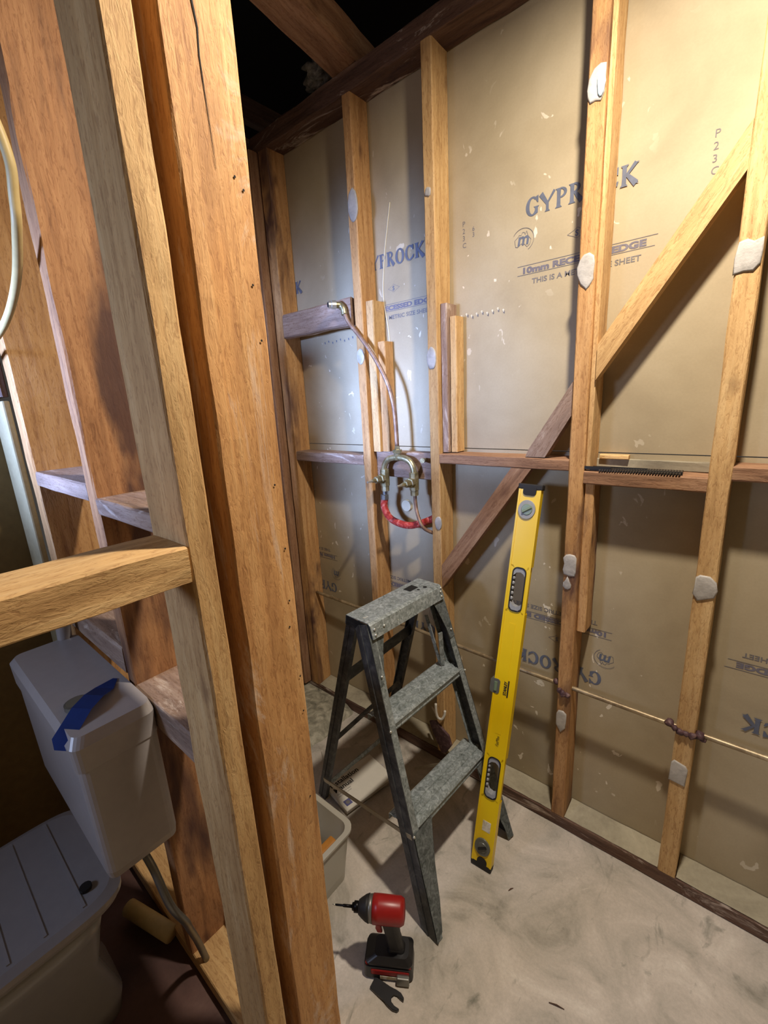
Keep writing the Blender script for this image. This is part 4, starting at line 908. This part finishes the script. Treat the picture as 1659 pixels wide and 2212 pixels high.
# ------------------------------------------------------------------ impact driver
dr = empty('impact_driver', (-0.606, 0.603, 0.0), 'red and black cordless impact driver standing on its battery', 'driver')
dr.rotation_euler = (0, 0, math.radians(213)); dr.scale = (0.9, 0.9, 1.0)      # local +x is the bit direction
def lathe(name, prof, mat, par, z=0.192, seg=28):
    bm = bmesh.new(); tube(bm, [(x, 0, z) for x, r in prof], [r for x, r in prof], seg); return link(name, bm, mat, par, smooth=True)
hd = lathe('motor_housing', [(-0.072, 0.018), (-0.070, 0.028), (-0.060, 0.033), (0.0, 0.034), (0.018, 0.0335)], M['red'], dr)
lathe('gear_case', [(0.019, 0.0325), (0.028, 0.031), (0.045, 0.024), (0.056, 0.018), (0.058, 0.014)], M['metal'], dr)
lathe('rubber_nose', [(0.030, 0.0325), (0.040, 0.029), (0.052, 0.022), (0.060, 0.0165), (0.061, 0.012)], M['black'], dr)
ck = lathe('chuck_collar', [(0.060, 0.012), (0.062, 0.0135), (0.073, 0.0135), (0.074, 0.010), (0.079, 0.009)], M['steelbit'], dr, seg=16)
bi = lathe('driver_bit', [(0.078, 0.0042), (0.105, 0.0040), (0.107, 0.0028), (0.126, 0.0028), (0.132, 0.0016)], M['steelbit'], dr, seg=6)
lathe('bit_tip', [(0.129, 0.0024), (0.137, 0.0008)], M['rivet'], bi, seg=6)
bm = loft([[(x*1.0, y*1.0, z) for x, y, z in rrect(-0.052+dx, -0.006+dx+w, -hw, hw, 0.012, z)] for z, dx, w, hw in ((0.058, -0.018, 0.012, 0.020), (0.075, -0.012, 0.0, 0.0165), (0.11, -0.004, -0.002, 0.0155), (0.145, 0.0, 0.0, 0.016), (0.170, 0.004, 0.006, 0.018))])
link('handle', bm, M['blackp'], dr)
bm = loft([rrect(-0.004, 0.012, -0.006, 0.006, 0.004, 0.118), rrect(-0.002, 0.016, -0.007, 0.007, 0.004, 0.130), rrect(0.0, 0.013, -0.007, 0.007, 0.004, 0.146)]); link('trigger', bm, M['red'], dr)
bm = loft([rrect(-0.088, 0.044, -0.036, 0.036, 0.012, 0.042), rrect(-0.090, 0.046, -0.038, 0.038, 0.014, 0.052), rrect(-0.078, 0.020, -0.028, 0.028, 0.014, 0.066)]); link('handle_foot', bm, M['blackp'], dr)
bt = link('battery', loft([rrect(-0.085, 0.048, -0.037, 0.037, 0.012, 0.0), rrect(-0.090, 0.052, -0.040, 0.040, 0.012, 0.006), rrect(-0.088, 0.050, -0.039, 0.039, 0.012, 0.041)]), M['blackp'], dr)
bm = bmesh.new(); box(bm, -0.080, 0.030, 0.0385, 0.0412, 0.020, 0.036); box(bm, -0.080, 0.030, -0.0412, -0.0385, 0.020, 0.036); box(bm, 0.0, 0.046, -0.034, 0.034, 0.038, 0.049); box(bm, -0.085, -0.05, -0.036, 0.036, 0.040, 0.049); link('battery_release', bevel(bm, 0.002, 1), M['red'], bt)
bm = bmesh.new(); box(bm, -0.050, 0.004, 0.0405, 0.0418, 0.008, 0.018); link('battery_label', bm, M['sticker'], bt)
bm = bevel(bx(-0.08, -0.045, 0.040, 0.052, 0.004, 0.030), 0.003); link('belt_hook', bm, M['metal'], dr)

# black forked spanner
sp_ = [(-0.018, 0.0), (0.018, 0.0), (0.021, 0.030), (0.021, 0.048), (0.026, 0.062), (0.027, 0.078), (0.022, 0.090), (0.013, 0.093), (0.013, 0.086), (0.016, 0.078), (0.012, 0.066), (0.0, 0.060), (-0.011, 0.064), (-0.015, 0.074), (-0.012, 0.084), (-0.012, 0.094), (-0.021, 0.092), (-0.027, 0.080), (-0.026, 0.064), (-0.020, 0.048), (-0.020, 0.030)]
bm = prism(sp_, 0.0, 0.008, 'Z'); bmesh.ops.bevel(bm, geom=bm.edges[:], offset=0.0012, segments=1, affect='EDGES')
o = link('forked_spanner', bm, M['blackp'], loc=(-0.600, 0.553, 0.0005)); o.scale = (0.72, 0.92, 1); o.rotation_euler = (0, 0, math.radians(-83)); tag(o, 'small black open ended spanner on the floor in front of the driver', 'spanner')
# thin timber slivers and chips on the slab
chips = [(-0.22, 0.80, 0.3, 0.035), (-0.10, 0.72, 2.2, 0.03), (-0.17, 0.66, 1.2, 0.022), (-0.03, 0.78, 0.9, 0.04), (-0.42, 0.98, 1.1, 0.018)]
for i, (x, y, a, L_) in enumerate(chips):
    bm = bmesh.new(); tube(bm, [(-L_/2, 0, 0.0022), (0, 0.001, 0.003), (L_/2, 0, 0.0018)], [0.0009, 0.0018, 0.0007], 5)
    o = link('wood_sliver', bm, wd('rust', 0), loc=(x, y, 0)); o.rotation_euler = (0, 0, a)
    tag(o, ['thin dark sliver on the concrete nearest the driver side of the bare floor', 'short dark sliver lying on the concrete, lowest of the floor chips', 'small dark chip on the concrete low in the photo', 'longest dark sliver on the concrete toward the right', 'tiny sliver on the concrete just in front of the level'][i], 'sliver', 'slivers scattered on the concrete')
